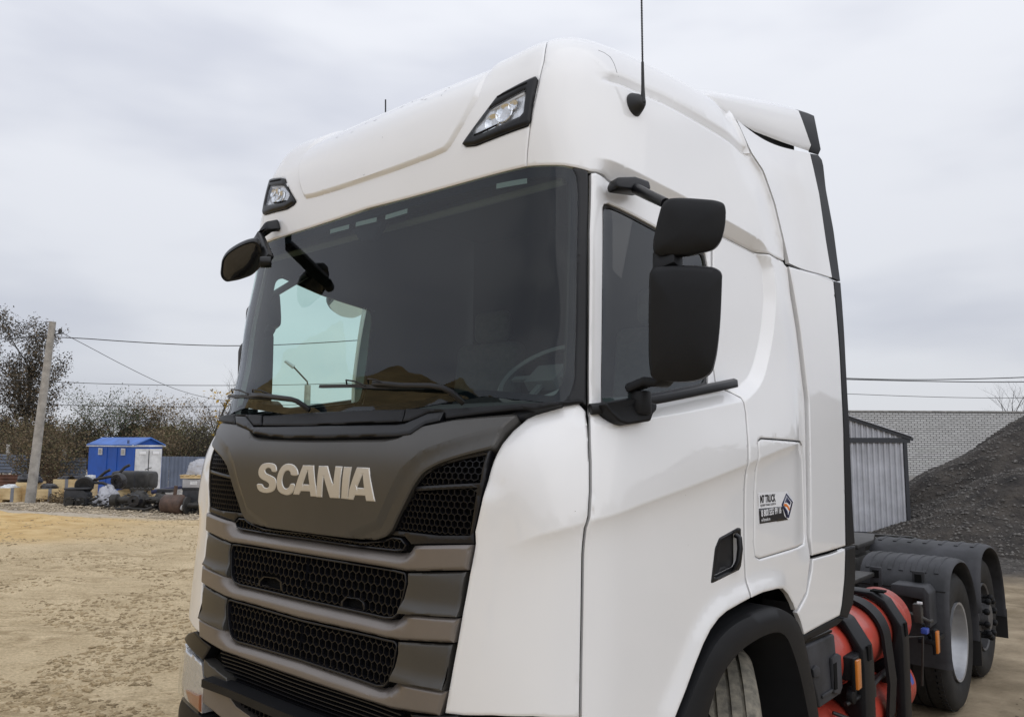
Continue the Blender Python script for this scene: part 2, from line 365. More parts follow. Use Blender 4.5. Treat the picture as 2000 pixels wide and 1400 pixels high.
RELIEF = []                                       # functions (pts(s>=0 folded), 3-D) -> offset, applied to every white panel
def relief(pts):
    q = np.stack([np.abs(pts[:, 0]), pts[:, 1]], 1); r = np.zeros(len(pts))
    for f in RELIEF: r = r+f(q)
    return r
CREASES = []                                      # (line, offsets): vertex rows that keep the creases crisp
def skin(poly, grid=0.03, off=0.0, edge=0.0035, edge_w=0.006, depth=0.02, holes=(), rel=True, fn=None, gap=0.0, back=False, lines=(), rows=()):
    """a panel of the cab's skin: follows the surface inside poly, rounded edge, returned flange"""
    P = np.asarray(poly, float)
    if area2(P) < 0: P = P[::-1]
    loops = []
    for k, Lp in enumerate([P]+[np.asarray(h, float) for h in holes]):
        if k and area2(Lp) < 0: Lp = Lp[::-1]
        Lp = resample(Lp, grid)
        t = np.roll(Lp, -1, 0)-np.roll(Lp, 1, 0); t /= np.linalg.norm(t, axis=1)[:, None]+1e-12
        nin = np.stack([-t[:, 1], t[:, 0]], 1)*(1 if k == 0 else -1)
        loops.append((Lp+nin*gap, nin))
    O = loops[0][0]; V = []; E = []; bidx = []
    for L_, _n in loops:
        b = len(V); V += [tuple(p) for p in L_]; E += [(b+i, b+(i+1) % len(L_)) for i in range(len(L_))]; bidx.append((b, len(L_)))
    nb = len(V); ins = []
    if edge:
        for L_, nn in loops: ins.append(L_+nn*edge_w)
        ins = np.concatenate(ins); ok = inside(O, ins)
        for L_, _n in loops[1:]: ok &= ~inside(L_, ins)
        dd = np.full(len(ins), 1e9)
        for L_, _n in loops: dd = np.minimum(dd, dist(L_, ins))
        ins = ins[ok & (dd > edge_w*.6)]
    mn, mx_ = O.min(0), O.max(0)
    gx = np.arange(mn[0]+grid*.5, mx_[0], grid); gy = np.arange(mn[1]+grid*.5, mx_[1], grid)
    G = np.stack(np.meshgrid(gx, gy), -1).reshape(-1, 2) if len(gx) and len(gy) else np.zeros((0, 2))
    if len(G):
        ok = inside(O, G)
        for L_, _n in loops[1:]: ok &= ~inside(L_, G)
        G = G[ok]
        if len(G):
            dd = np.full(len(G), 1e9)
            for L_, _n in loops: dd = np.minimum(dd, dist(L_, G))
            G = G[dd > (edge_w*2.4 if edge else grid*.35)]
    ex = []
    if rel: lines = list(lines)+[(l_ if sg > 0 else l_*[-1, 1], o_) for l_, o_ in CREASES for sg in (1, -1) if (l_[:, 0]*sg).max() > O[:, 0].min() and (l_[:, 0]*sg).min() < O[:, 0].max()]
    for Ln, offs in lines:                        # rows of vertices beside a crease so that it stays crisp
        Ln = resample(Ln, grid*.7, False); t = np.gradient(Ln, axis=0); t /= np.linalg.norm(t, axis=1)[:, None]+1e-12; n_ = np.stack([-t[:, 1], t[:, 0]], 1)
        for o_ in offs: ex.append(Ln+n_*o_); ex.append(Ln-n_*o_) if o_ else None
    for w_ in tuple(rows)+((edge_w*1.8,) if edge else ()):
        for L_, nn in loops: ex.append(L_+nn*w_)
    if ex:
        ex = np.concatenate(ex); ok = inside(O, ex)
        for L_, _n in loops[1:]: ok &= ~inside(L_, ex)
        dd = np.full(len(ex), 1e9)
        for L_, _n in loops: dd = np.minimum(dd, dist(L_, ex))
        ex = ex[ok & (dd > max(edge_w*1.2, .0035))]
        if len(G) and len(ex):
            keep = np.ones(len(G), bool)
            for q in ex: keep &= (np.abs(G-q).max(1) > grid*.3)
            G = G[keep]
        V += [tuple(p) for p in ex]
    V += [tuple(p) for p in (ins if len(ins) else [])]+[tuple(p) for p in G]
    vo, eo, fo, ov, oe, of = delaunay_2d_cdt([Vector(v) for v in V], E, [], 0, 1e-6)
    A = np.array([(v.x, v.y) for v in vo]); F = np.array([f for f in fo if len(f) == 3]); c = A[F].mean(1)
    ok = inside(O, c)
    for L_, _n in loops[1:]: ok &= ~inside(L_, c)
    F = F[ok]
    isb = np.zeros(len(A), bool)
    bl = []
    inv = {}
    for i, src in enumerate(ov):
        for q in src: inv[q] = i
    for b, n in bidx:
        l = [inv[b+i] for i in range(n)]; isb[l] = True; bl.append(l)
    h = np.full(len(A), off)+(relief(A) if rel else 0)+(fn(A) if fn else 0)
    if edge: h = h-np.where(isb, edge, 0)
    base = S(A[:, 0], A[:, 1]); N = SN(A[:, 0], A[:, 1]); X = base+N*h[:, None]
    mb = MB(); Vv = list(X); Fs = [tuple(f) for f in F]
    # orientation: triangles counter-clockwise in (s,t) give outward normals
    Fs = [f if area2(A[list(f)]) > 0 else f[::-1] for f in Fs]
    if depth:
        for k, l in enumerate(bl):
            b0 = len(Vv); Vv += [X[i]-N[i]*depth for i in l]; n = len(l)
            Fs += [(l[i], b0+i, b0+(i+1) % n, l[(i+1) % n]) if True else None for i in range(n)]
    if back:
        b0 = len(Vv); Vv += list(X-N*depth); Fs += [tuple(b0+i for i in f[::-1]) for f in Fs[:len(F)]]
    mb.add(Vv, Fs); return mb
def panel(name, poly, m, parent, smooth=40, **k):
    mb = skin(poly, **k); return mb.build(name, m, parent, smooth=smooth, recalc=False)
def mirror_st(P): P = np.asarray(P, float).copy(); P[:, 0] *= -1; return P[::-1]
def strip(line, w):                               # polygon of width w along an (s,t) polyline
    L_ = np.asarray(line, float); t = np.gradient(L_, axis=0); t /= np.linalg.norm(t, axis=1)[:, None]; n = np.stack([-t[:, 1], t[:, 0]], 1)
    return np.concatenate([L_+n*w/2, (L_-n*w/2)[::-1]])
# ------------------------------------------------------------------ the truck: painted cab
truck = empty('truck', (0, 0, 0), 'white high-roof tractor truck with a grey grille and red gas tanks, filling the foreground', 'truck')

# recess round the door window, shoulder, creases and wheel-arch flare, traced on the near side
REC = T([(1120,338),(1160,334),(1192,337),(1292,384),(1413,448),(1490,491),(1503,520),(1507,580),(1500,660),(1480,730),(1452,757),(1433,762),(1255,793),(1150,806),(1120,806)], 1)
REC = np.array(round_poly(REC, [0,0,.02,.02,.02,.05,.03,.03,.1,.1,.03,0,0,0,0]))
RELIEF.append(lambda q: -0.038*np.clip(-(sdist_poly(REC, q)-0.052)/0.052, 0, 1)*smoothstep((q[:, 0]-1.16)/0.12))
GRV = T([(1178,152),(1215,160),(1300,198),(1380,243),(1465,297)], 1)
_gend = GRV[0]
def _groove(q):
    d = sdist_line(GRV, q)                          # left of the line = above (line runs to the rear)
    along = smoothstep((q[:, 0]-_gend[0]+0.03)/0.08)
    return -along*0.015*np.clip(1-np.abs(d)/np.where(d > 0, .030, .024), 0, 1)**.9*np.where(q[:, 0] > GRV[-1, 0], 0, 1)
RELIEF.append(_groove)
CR = T([(935,1110),(985,1070),(1060,1042),(1148,1016),(1240,985),(1330,952),(1400,925),(1450,905),(1520,876),(1580,858)], 1)
def _crease(q):
    d = sdist_line(CR, q); fade = smoothstep((q[:, 0]-0.92)/0.18)*smoothstep((SK[-1]-0.75-q[:, 0])/0.35)
    return fade*0.024*np.where(d < 0, np.exp(np.minimum(d, 0)/0.050), smoothstep((0.50-d)/0.48))
RELIEF.append(_crease)
ARCH = T([(1310,1398),(1330,1350),(1350,1296),(1366,1256),(1380,1228),(1396,1206),(1412,1192),(1440,1176),(1458,1167),(1482,1156),(1510,1149),(1525,1149),(1539,1160),(1550,1178),(1557,1194),(1571,1241)], 1)
_ax = ARCH[-3, 0]
RELIEF.append(lambda q: 0.020*smoothstep(1-dist(ARCH, q, False)/0.085)*smoothstep((_ax-q[:, 0])/0.25))
LAMPL = T([(960,139),(935,190),(905,245),(882,284),(872,296),(845,308),(780,332),(700,362),(640,386),(596,402)])
LAMPL = np.array([p for p in LAMPL]); 
_ctr = np.concatenate([LAMPL, [[0, LAMPL[-1, 1]-0.0]]]) if LAMPL[-1, 0] > 0 else LAMPL
_keep = [p for p in LAMPL if p[0] > 0.0]
CTRP = np.array([[-0.5, 4.2], [_keep[0][0]-0.03, 4.2]]+[list(p) for p in _keep]+[[-0.5, _keep[-1][1]-0.003]])
def _centre(q):                                   # the raised middle of the roof front, with its under-cut lower step
    d = sdist_poly(CTRP, q)                       # negative inside
    low = smoothstep((3.60-q[:, 1])/0.25)
    return 0.014*np.clip(-d/0.014, 0, 1)*low+0.014*smoothstep((q[:, 0]-CTRP[2, 0]+0.02)/0.06)*smoothstep((q[:, 1]-3.42)/0.12)*smoothstep((1.25-q[:, 0])/0.2)
RELIEF.append(_centre)
FAIR = T([(1437,232),(1466,297),(1490,333),(1512,395),(1530,470),(1541,518),(1552,570),(1565,650),(1580,780),(1583,900),(1585,1050),(1586,1087),(1577,1160),(1557,1194)], 1)
def _fair(q):                                     # side deflector: a long shallow hollow behind its leading joint
    d = -sdist_line(FAIR, q); return -0.016*smoothstep(d/0.02)*smoothstep((0.24-d)/0.20)*np.where(d > -0.002, 1, 0)*smoothstep((q[:, 1]-1.42)/.15)
RELIEF.append(lambda q: _fair(q)*1.0)

CREASES.append((np.concatenate([REC, REC[:1]]), (0, .004, .026, .048, .052, .056)))
CREASES.append((GRV, (0, .008, .016, .024, .030))); CREASES.append((CR, (0, .006, .014, .026, .045, .07, .1))); CREASES.append((ARCH, (.02, .045, .07)))
WIN = T([(1185,402),(1190,393),(1203,390),(1222,398),(1300,440),(1395,492),(1400,520),(1402,620),(1401,700),(1399,752),(1290,774),(1183,792),(1184,600)], 1)
SEAM_F = T([(1069,93),(1062,120),(1048,180),(1036,240),(1029,300),(1028,325)], 1)
ROOF_LOW = T([(1028,326),(1060,323),(1100,323),(1130,328),(1152,334),(1190,336),(1215,350),(1280,381),(1345,412),(1413,449),(1452,470),(1492,491),(1537,508)], 1)
RJ = T([(1437,232),(1466,297),(1490,333),(1512,395),(1530,470),(1537,508)], 1)
WS_TOP_N = T([(1028,326),(940,347),(850,372),(780,391),(700,412),(650,428)])
def ln(a, b, n=6): a, b = np.array(a, float), np.array(b, float); return [a+(b-a)*i/n for i in range(n+1)]

HD = T([(1388,1138),(1396,1070),(1404,1050),(1440,1030),(1447,1031),(1448,1104),(1444,1112),(1392,1138)], 1)
HDI = np.array(round_poly(HD.mean(0)+(HD-HD.mean(0))*.80, .008, 3))
for sd_ in (1, -1):
    mm = (lambda P: P) if sd_ > 0 else mirror_st
    WINS = WIN if sd_ > 0 else WIN+np.stack([.13*smoothstep((WIN[:, 0]-WIN[:, 0].min())/(WIN[:, 0].max()-WIN[:, 0].min())), .03*(WIN[:, 1] > WIN[:, 1].mean())], 1)
    if sd_ < 0: WINF = WINS
    # roof side
    top = [(SEAM_F[0, 0]-.02, 3.95), (RJ[0, 0]-.02, 3.95)]
    P = np.concatenate([SEAM_F[::-1], top[:1], top[1:], RJ, ROOF_LOW[::-1][1:-1]])
    P = np.concatenate([[SEAM_F[-1]], SEAM_F[::-1][1:], [top[0]], [top[1]], RJ, ROOF_LOW[::-1][1:-1]])
    panel('roof_side_panel', mm(P), 'white', truck, gap=.0018)
    # door
    lower = [(1152,813),(1151,860),(1151,905),(1150,960),(1147,1008),(1142,1030),(1140,1080),(1139,1200),(1137,1320),(1136,1440)]
    DL = T(lower, 1); DU = T([(1155,338),(1152,450),(1151,600),(1150,700),(1150,806)], 1)
    DT = T([(1165,336),(1190,340),(1215,353),(1280,384),(1345,415),(1405,446)], 1)
    DR = T([(1406,520),(1407,600),(1408,700),(1413,750),(1436,764),(1447,776),(1450,805),(1451,905),(1453,960),(1454,1080),(1457,1150),(1457,1167)], 1)
    DB = T([(1440,1176),(1412,1192),(1396,1206),(1380,1228),(1366,1256),(1350,1296),(1330,1350),(1310,1400),(1300,1440)], 1)
    P = np.concatenate([DU[::-1], DT, DR, DB, DL[::-1]])
    door = panel('door', mm(P), 'white', truck, grid=.022, holes=[mm(WINS), mm(HDI)], gap=.0018)
    win_out = mm(WINS); WC = np.concatenate([WIN])
    nin = WINS.mean(0)+(WINS-WINS.mean(0))*0.965
    o = skin(np.array(round_poly(win_out, .012)), off=-.006, rel=True, edge=.004, holes=[np.array(round_poly(mm(nin), .03))], grid=.03, depth=.015).build('window_seal', 'rubber', door, recalc=False)
    o = skin(np.array(round_poly(mm(WINS.mean(0)+(WINS-WINS.mean(0))*0.985), .03)), off=-.014, edge=0, grid=.05, depth=0).build('window_glass', 'side_glass', door, recalc=False)
    # rear side panel of the cab
    RT = T([(1409,448),(1452,470.5),(1492,491.5),(1536,508.5)], 1)
    RR = T([(1541,522),(1550,570),(1563,650),(1578,780),(1581,900),(1583,1050),(1584,1088),(1575,1158),(1558,1190)], 1)
    RB = T([(1555,1192),(1550,1178),(1539,1160),(1525,1149),(1510,1149),(1482,1156),(1460,1166)], 1)
    RL = DR[::-1].copy(); RL = RL+np.array([.007, 0])
    P = np.concatenate([RT, RR, RB, RL[1:-1]])
    HT = T([(1471,862),(1476,857),(1520,860),(1560,863),(1569,870),(1572,900),(1577,1050),(1574,1062),(1560,1068),(1484,1091),(1476,1086),(1473,1060)], 1)
    rp = panel('rear_side_panel', mm(P), 'white', truck, gap=.0022, holes=[mm(HT)], grid=.024)
    hh_ = panel('hatch', mm(HT), 'white', truck, gap=.0022, grid=.024)
    panel('hatch_gap', mm(np.concatenate([HT[:6]+[0, .004], HT[:6][::-1]-[0, .001]])), 'void', hh_, off=.0012, edge=0, depth=0, grid=.03)
    # side deflector, three pieces, and its black trailing edge
    Md = T([(1542,520),(1600,537),(1628,547),(1634,610),(1641,700),(1648,850),(1651,1000),(1652,1066),(1620,1076),(1587,1085),(1584,1050),(1583,900),(1580,780),(1565,650),(1552,570)], 1)
    panel('middle_side_deflector', mm(Md), 'white', truck, gap=.0018, back=True)
    Bk = T([(1629,549),(1635,610),(1642,700),(1649,850),(1652,1000),(1653,1066),(1670,1061),(1665,980),(1660,850),(1652,700),(1646,600),(1642,552)], 1)
    panel('deflector_edge_strip', mm(Bk), 'plastic', truck, gap=0, back=True, rel=False, edge=.002)
    Lw = T([(1588,1091),(1625,1081),(1652,1071),(1650,1130),(1645,1180),(1641,1202),(1610,1218),(1572,1239),(1566,1215),(1558,1196),(1577,1160),(1586,1115)], 1)
    panel('lower_side_deflector', mm(Lw), 'white', truck, gap=.0018, back=True)
    Bk = T([(1653,1071),(1651,1130),(1646,1180),(1642,1203),(1656,1206),(1667,1178),(1671,1130),(1671,1066)], 1)
    panel('deflector_edge_strip', mm(Bk), 'plastic', truck, gap=0, back=True, rel=False, edge=.002)
    Bt = T([(1572,1242),(1610,1221),(1641,1205),(1655,1208),(1640,1222),(1600,1243),(1571,1258)], 1)
    panel('deflector_sill_strip', mm(Bt), 'plastic', truck, gap=0, back=True, rel=False, off=-.012)
    # painted front corner between grille and door
    C1 = T([(1146,802),(1130,786),(1095,789),(1060,798),(1028,812),(1000,835),(978,862),(962,895),(950,935),(940,985),(928,1038),(929,1062),(918,1120),(905,1190),(893,1260),(880,1330),(869,1392),(905,1396),(960,1396),(1040,1398),(1131,1400)], 1)
    C2 = T([(1134,1200),(1135,1080),(1137,1030),(1142,1008),(1145,960),(1146,905),(1146,860)], 1)
    CRN = np.concatenate([C1, C2])
    def bulge(A):
        q = np.stack([np.abs(A[:, 0]), A[:, 1]], 1); d = dist(CRN[:9], q, False)
        return -0.015*(1-smoothstep(d/0.075))
    panel('front_corner_panel', mm(CRN), 'white', truck, grid=.022, off=.001, fn=bulge, rows=(.03, .05, .07, .085, .1), depth=.06)
    # black A-pillar cover
    AP = T([(1120,327),(1140,330),(1149,334),(1148,450),(1147,600),(1146,700),(1145,790),(1128,783),(1118,786),(1098,786),(1113,770),(1122,740),(1125,640),(1128,480),(1130,380),(1127,345)], 1)
    panel('pillar_cover', mm(AP), 'plastic_satin', truck, off=-.002, rel=False)
# roof front
FT = np.concatenate([SEAM_F, WS_TOP_N[1:]]); FT = FT[FT[:, 0] > 0.02]
P = np.concatenate([FT, [[0, WS_TOP_N[:, 1][-2:].mean()]], mirror_st(FT)*[1, 1], [(-SEAM_F[0, 0]+.02, 3.95), (SEAM_F[0, 0]-.02, 3.95)]])
# lamps sit in openings of the roof front
LB = T([(905,283),(912,272),(972,192),(985,183),(1047,152),(1051,156),(1036,239),(1031,246),(930,284),(910,286)], 1)
_cl = CTRP[2:]; _cl = _cl[_cl[:, 0] > 0]; _cl = np.concatenate([_cl, [[0, _cl[-1, 1]-.003]]]); _cl = np.concatenate([_cl, mirror_st(_cl[:-1])])
roof_front = panel('roof_front_panel', P, 'white', truck, gap=.0018, grid=.022, holes=[LB, mirror_st(LB)], lines=[(_cl, (.0, .003, .009, .016, .019))])
panel('roof_top_panel', [(-1.9, 3.965), (1.9, 3.965), (1.9, 4.22), (-1.9, 4.22)], 'white', truck, edge=0, depth=0)
# ------------------------------------------------------------------ dark inner body, lining, windscreen
def both(P): return (np.asarray(P, float), mirror_st(P))
sF = T([(1150, 600)], 1)[0, 0]; sR = 3.05
HB = WIN.mean(0)+(WIN-WIN.mean(0))*1.0
for P, H in zip(both([(sF-.09, 1.9), (sR, 1.9), (sR, 3.9), (sF-.25, 3.9), (sF-.25, 3.04), (sF-.09, 3.0)]), (HB, mirror_st(WINF))):
    panel('cab_lining', P, 'cloth', truck, off=-.062, rel=False, edge=0, depth=0, grid=.08, holes=[H])
panel('header_lining', [(-1.9, 3.0), (1.9, 3.0), (1.9, 4.2), (-1.9, 4.2)], 'cloth', truck, off=-.05, rel=False, edge=0, depth=0, grid=.08)
panel('front_bulkhead', [(-1.05, .62), (1.05, .62), (1.05, 2.02), (-1.05, 2.02)], 'void', truck, off=-.06, rel=False, edge=0, depth=0, grid=.08)
for P in both([(1.02, .62), (1.9, .62), (1.9, .9), (1.62, 1.25), (1.9, 1.46), (2.6, 1.46), (3.3, 1.1), (3.3, 1.95), (1.02, 1.95)]):
    panel('body_side', P, 'void', truck, off=-.045, rel=False, edge=0, depth=0, grid=.08)
b = MB(); b.box((0, 2.06, 2.40), (2.12, .04, 2.1)); b.box((0, 1.2, 1.52), (2.3, 1.8, .05)); b.box((0, 1.25, 3.36), (1.95, 1.6, .03)); b.build('cab_wall', 'cloth', truck)
b = MB()                                             # dashboard
prof = [(.20, 1.96), (.30, 2.05), (.55, 2.14), (.78, 2.16), (.86, 2.10), (.88, 1.75), (.80, 1.55), (.20, 1.55)]
b.prism([(-1.08, y, z) for y, z in prof], (2.16, 0, 0)); b.build('dashboard', 'dash', truck, bevel=.02)
b = MB(); b.lathe([(0, .235), (.012, .222), (0, .208), (-.012, .222), (0, .235)], 40, 'z', (0, 0, 0)); b.box((0, 0, -.02), (.40, .03, .015)); b.box((0, -.09, -.02), (.03, .2, .015)); b.box((0, 0, -.02), (.16, .13, .05))
M['wheel_rim'] = mat('grey_wheel_leather', (.09, .09, .095), .5)
wl_ = on_y(1066, 668, .86); o = b.build('steering_wheel', 'wheel_rim', truck, smooth=50); o.location = (float(wl_[0]), .86, float(wl_[2])-.14); o.rotation_euler = (R_(38), 0, 0)
for x in (.58, -.62):
    b = MB(); b.box((x, 1.45, 1.82), (.50, .5, .16)); b.box((x, 1.70, 2.22), (.50, .14, .75), Matrix.Rotation(R_(-8), 3, 'X')); b.box((x, 1.76, 2.70), (.28, .10, .20))
    b.build('seat', 'seat', truck, bevel=.05, seg=3)
# sun visor and header shelf behind the screen
b = MB(); b.box((0, .46, 2.97), (1.95, .03, .20), Matrix.Rotation(R_(-62), 3, 'X')); b.build('header_shelf', 'dash', truck, bevel=.008)
# the folded grey curtain behind the lower right of the screen is the engine-cover trim
b = MB(); b.box((.0, .9, 1.75), (.6, .5, .6)); b.build('console', 'dash', truck, bevel=.04)
GT = FT[FT[:, 0] > 0.02][len(SEAM_F):] if False else WS_TOP_N[WS_TOP_N[:, 0] > .02]
gr = T([(1060,323),(1100,323),(1122,329),(1131,350),(1131,480),(1128,640),(1124,740),(1114,768),(1100,788)], 1)
G = np.concatenate([GT[::-1], gr]); G = np.concatenate([G, [(gr[-1, 0]-.3, 2.16), (.4, 2.12), (0, 2.11)]])
G = np.concatenate([[(0, GT[-1, 1])], G]); Gl = mirror_st(G[1:-1]); GLASS = np.concatenate([G, Gl])
ws = panel('windscreen', GLASS, 'glass', truck, off=-.008, rel=False, edge=0, depth=0, grid=.035)
# frit band printed inside the glass edge, with the clear slots along its top
inner = np.array(round_poly(GLASS.mean(0)+(GLASS-GLASS.mean(0))*np.array([.968, .925])+np.array([0, -.010]), .05))
M['frit'] = mat('black_frit', (0.006, 0.007, 0.010), 0.9, spec=0.0)
M['slot'] = mat('pale_frit_slot', (0.16, 0.17, 0.18), 0.6, spec=0.1)
fr_ = panel('frit_band', np.array(GLASS), 'frit', ws, off=-.016, rel=False, edge=0, depth=0, holes=[inner], grid=.03)
for a, b_ in (((965,362),(1026,351)), ((748,423),(791,410)), ((690,437),(731,427)), ((640,451),(677,441))):
    A, B = T([a, b_], None); d = np.array([0, .020])
    panel('sensor_slot', [A-d/2, B-d/2, B+d/2, A+d/2], 'slot', ws, off=-.0135, rel=False, edge=0, depth=0, grid=.02)
CS = T([(680,446),(740,428),(735,440),(722,464),(697,468),(690,458)])
panel('camera_housing', CS, 'frit', ws, off=-.02, rel=False, edge=0, depth=.03, grid=.03)
# ------------------------------------------------------------------ grille and front panel
def halves(R, closed_center=True):
    """right half traced from centre out; returns the full symmetric outline"""
    R = np.array(R, float); L = mirror_st(R); return np.concatenate([R, L])
def cpx(pts, off=0.0):
    P = T(pts, None, off); P[0, 0] = 0; P[-1, 0] = 0; return halves(P)
FP = cpx([(628,855),(740,856),(790,850),(820,832),(900,816),(1002,806),(1013,813),(986,836),(972,856),(962,874),(930,882),(900,890),(860,903),(838,914),(824,924),(808,946),(792,978),(776,1010),(764,1036),(754,1047),(732,1054),(700,1052),(628,1043)], .014)
FP = np.array(round_poly(FP, .012, 3))
_tl = T([(790,850),(820,832),(900,816),(1002,806)], 1); _tl = np.concatenate([[(0, _tl[0, 1]-.012)], [(_tl[0, 0]-.06, _tl[0, 1]-.008)], _tl, [(1.2, _tl[-1, 1])]])
_wl = T([(700,1052),(752,1030),(800,930),(835,900),(900,878),(975,858)], 1)
def fpn(A):
    q = np.stack([np.abs(A[:, 0]), A[:, 1]], 1); d = -sdist_line(_tl, q)
    w = sdist_line(_wl, q)
    return -.024*np.clip((.034-d)/.034, 0, 1)+.012*np.clip(w/.03, 0, 1)
bonnet = panel('front_panel', FP, 'grey_panel', truck, off=.016, rel=False, grid=.02, fn=fpn, depth=.05, edge=.004, smooth=22, lines=[(_tl, (.0, .017, .034, .038)), (mirror_st(_tl), (.0, .017, .034, .038)), (_wl, (0, .015, .03, .034)), (mirror_st(_wl), (0, .015, .03, .034))])
BACK = cpx([(628,872),(820,850),(1030,800),(1000,835),(975,862),(958,895),(946,935),(936,985),(925,1038),(926,1062),(914,1120),(901,1190),(889,1260),(874,1335),(862,1400),(760,1398),(628,1360)])
panel('grille_backing', BACK, 'void', truck, off=-.035, rel=False, edge=0, depth=0, grid=.06)
def frame(poly, w, off=.004, name='grille_frame', m='mesh'):
    P = np.array(poly, float)
    if area2(P) < 0: P = P[::-1]
    Q = resample(P, .03); t = np.roll(Q, -1, 0)-np.roll(Q, 1, 0); t /= np.linalg.norm(t, axis=1)[:, None]; n = np.stack([-t[:, 1], t[:, 0]], 1)
    return panel(name, Q, m, truck, off=off, rel=False, edge=.002, edge_w=.003, depth=.02, holes=[Q+n*w], grid=.03)
def honeycomb(name, poly, r=.0175, off=-.006, depth=.018, gap=.085, dish=True, shallow=None, omit=()):
    P = np.array(poly, float); mn, mx_ = P.min(0), P.max(0); mb = MB(); dx, dy = r*math.sqrt(3), r*1.5; C = []
    j = 0; y = mn[1]
    while y < mx_[1]+dy:
        x = mn[0]+(dx/2 if j % 2 else 0)
        while x < mx_[0]+dx: C.append((x, y)); x += dx
        y += dy; j += 1
    C = np.array(C); sd = sdist_poly(P, C); C = C[sd < r*.35]
    for h_ in omit: C = C[sdist_poly(np.array(h_), C) > r*.5]
    ang = [math.pi/6+k*math.pi/3 for k in range(6)]; hx = np.array([(math.cos(a), math.sin(a)) for a in ang])
    n = len(C); V = []; 
    for q, o_ in ((1.0, 0), (1-gap, 0), (1-gap*1.6, -depth)):
        A = (C[:, None, :]+hx[None]*r*q).reshape(-1, 2)
        sdA = sdist_poly(P, A); 
        A2 = A.copy(); bad = sdA > 0
        if bad.any():                             # pull stray corners back onto the outline
            c = np.repeat(C, 6, 0)[bad]; v = A[bad]-c; lo = np.zeros(len(c)); hi = np.ones(len(c))
            for _ in range(9):
                m_ = (lo+hi)/2; o2 = sdist_poly(P, c+v*m_[:, None]) > 0; hi = np.where(o2, m_, hi); lo = np.where(o2, lo, m_)
            A2[bad] = c+v*lo[:, None]
        ho = off+o_+(0.0 if not dish else .0035*np.sin(A2[:, 1]*90)*0)
        V.append(S(A2[:, 0], A2[:, 1])+SN(A2[:, 0], A2[:, 1])*(ho if np.isscalar(ho) else ho[:, None]))
    N = n*6; fs = []
    for i in range(n):
        for k in range(6):
            a, b2 = i*6+k, i*6+(k+1) % 6
            fs.append((a, b2, N+b2, N+a)); fs.append((N+a, N+b2, 2*N+b2, 2*N+a))
    mb.add(np.concatenate(V), fs); o = mb.build(name, 'mesh', truck, smooth=0, recalc=False); o['kind'] = 'stuff'; return o
MUP = T([(949,887),(905,896),(872,905),(846,917),(830,928),(813,950),(937,943)], 1)
MLP = T([(806,959),(932,952),(917,1046),(858,1046),(770,1036)], 1)
FRM = T([(960,877),(946,935),(936,985),(924,1040),(925,1061),(802,1062),(790,1048),(764,1044),(795,978),(812,946),(827,924),(842,914),(864,903),(900,890)], 1)
for P, H1, H2 in zip(both(FRM), both(MUP), both(MLP)):
    panel('side_mesh_frame', P, 'mesh', truck, off=.000, rel=False, edge=.003, depth=.03, holes=[H1, H2], grid=.03)
    honeycomb('side_mesh', H1, .0135); honeycomb('side_mesh', H2, .0135)
THIN = cpx([(628,1044),(708,1058),(750,1055),(766,1048),(784,1051),(794,1064),(788,1075),(772,1076),(700,1068),(628,1057)])
frame(THIN, .006); honeycomb('lower_mesh_strip', THIN, .017, depth=.008)
MESH1 = np.array(round_poly(cpx([(628,1089),(769,1112),(793,1118),(795,1138),(786,1175),(779,1198),(768,1208),(752,1208),(628,1180)]), .01, 3))
MESH2 = np.array(round_poly(cpx([(628,1219),(752,1247),(772,1251),(777,1260),(770,1300),(760,1330),(750,1341),(736,1341),(628,1302)]), .01, 3))
frame(MESH1, .007); frame(MESH2, .007)
SLOTS = []
for c in ((685, 1180), (524, 1140)):
    p = T([(c[0]-21, c[1]-6), (c[0]-12, c[1]-15), (c[0]+14, c[1]-12), (c[0]+24, c[1]-4), (c[0]+26, c[1]+14), (c[0]-22, c[1]+5)]); SLOTS.append(p)
honeycomb('upper_grille_mesh', MESH1, .0205, omit=SLOTS); honeycomb('lower_grille_mesh', MESH2, .0205)
for p in SLOTS: panel('tow_slot_frame', p, 'mesh', truck, off=-.003, rel=False, edge=.002, depth=.03, holes=[p.mean(0)+(p-p.mean(0))*.84], grid=.03)
def barfn(A, P):                                  # satin bars: a narrow facet along the upper edge, slightly crowned face
    d = dist(P, A); r = -.005*smoothstep((.012-d)/.012)
    xs = np.linspace(-.95, .95, 191); mid = []; a, b2 = P, np.roll(P, -1, 0)
    for x in xs:                                  # middle height of the bar at each station
        k = (a[:, 0] > x) != (b2[:, 0] > x)
        if k.sum() < 2: mid.append(np.nan); continue
        y = a[k, 1]+(x-a[k, 0])*(b2[k, 1]-a[k, 1])/(b2[k, 0]-a[k, 0]); mid.append((y.min()+y.max())/2)
    mid = np.array(mid); mid[1:-1] = np.nanmean(np.stack([mid[:-2], mid[1:-1], mid[2:]]), 0) if not np.isnan(mid).all() else 0
    mid = np.interp(A[:, 0], xs[~np.isnan(mid)], mid[~np.isnan(mid)]); c = smoothstep((.66-np.abs(A[:, 0]))/.10)
    return r-c*.028*smoothstep((A[:, 1]-mid+.010)/.044)
B1 = cpx([(628,1060),(700,1072),(774,1081),(789,1079),(800,1066),(921,1064),(912,1113),(795,1115),(769,1110),(628,1087)], .012)
B2 = cpx([(628,1182),(752,1211),(767,1210),(778,1199),(895,1208),(884,1255),(776,1249),(752,1245),(628,1217)], .012)
B3 = cpx([(628,1305),(736,1346),(752,1345),(766,1331),(870,1351),(856,1398),(760,1383),(700,1364),(628,1339)], .012)
for B in (B1, B2, B3):
    _BR = resample(B, .02)
    panel('grille_bar', B, 'silver_bar', truck, off=.014, rel=False, grid=.012, depth=.04, edge=.004, rows=(.006, .009, .0125, .02, .028), smooth=26, fn=lambda A, B=B: barfn(A, B))
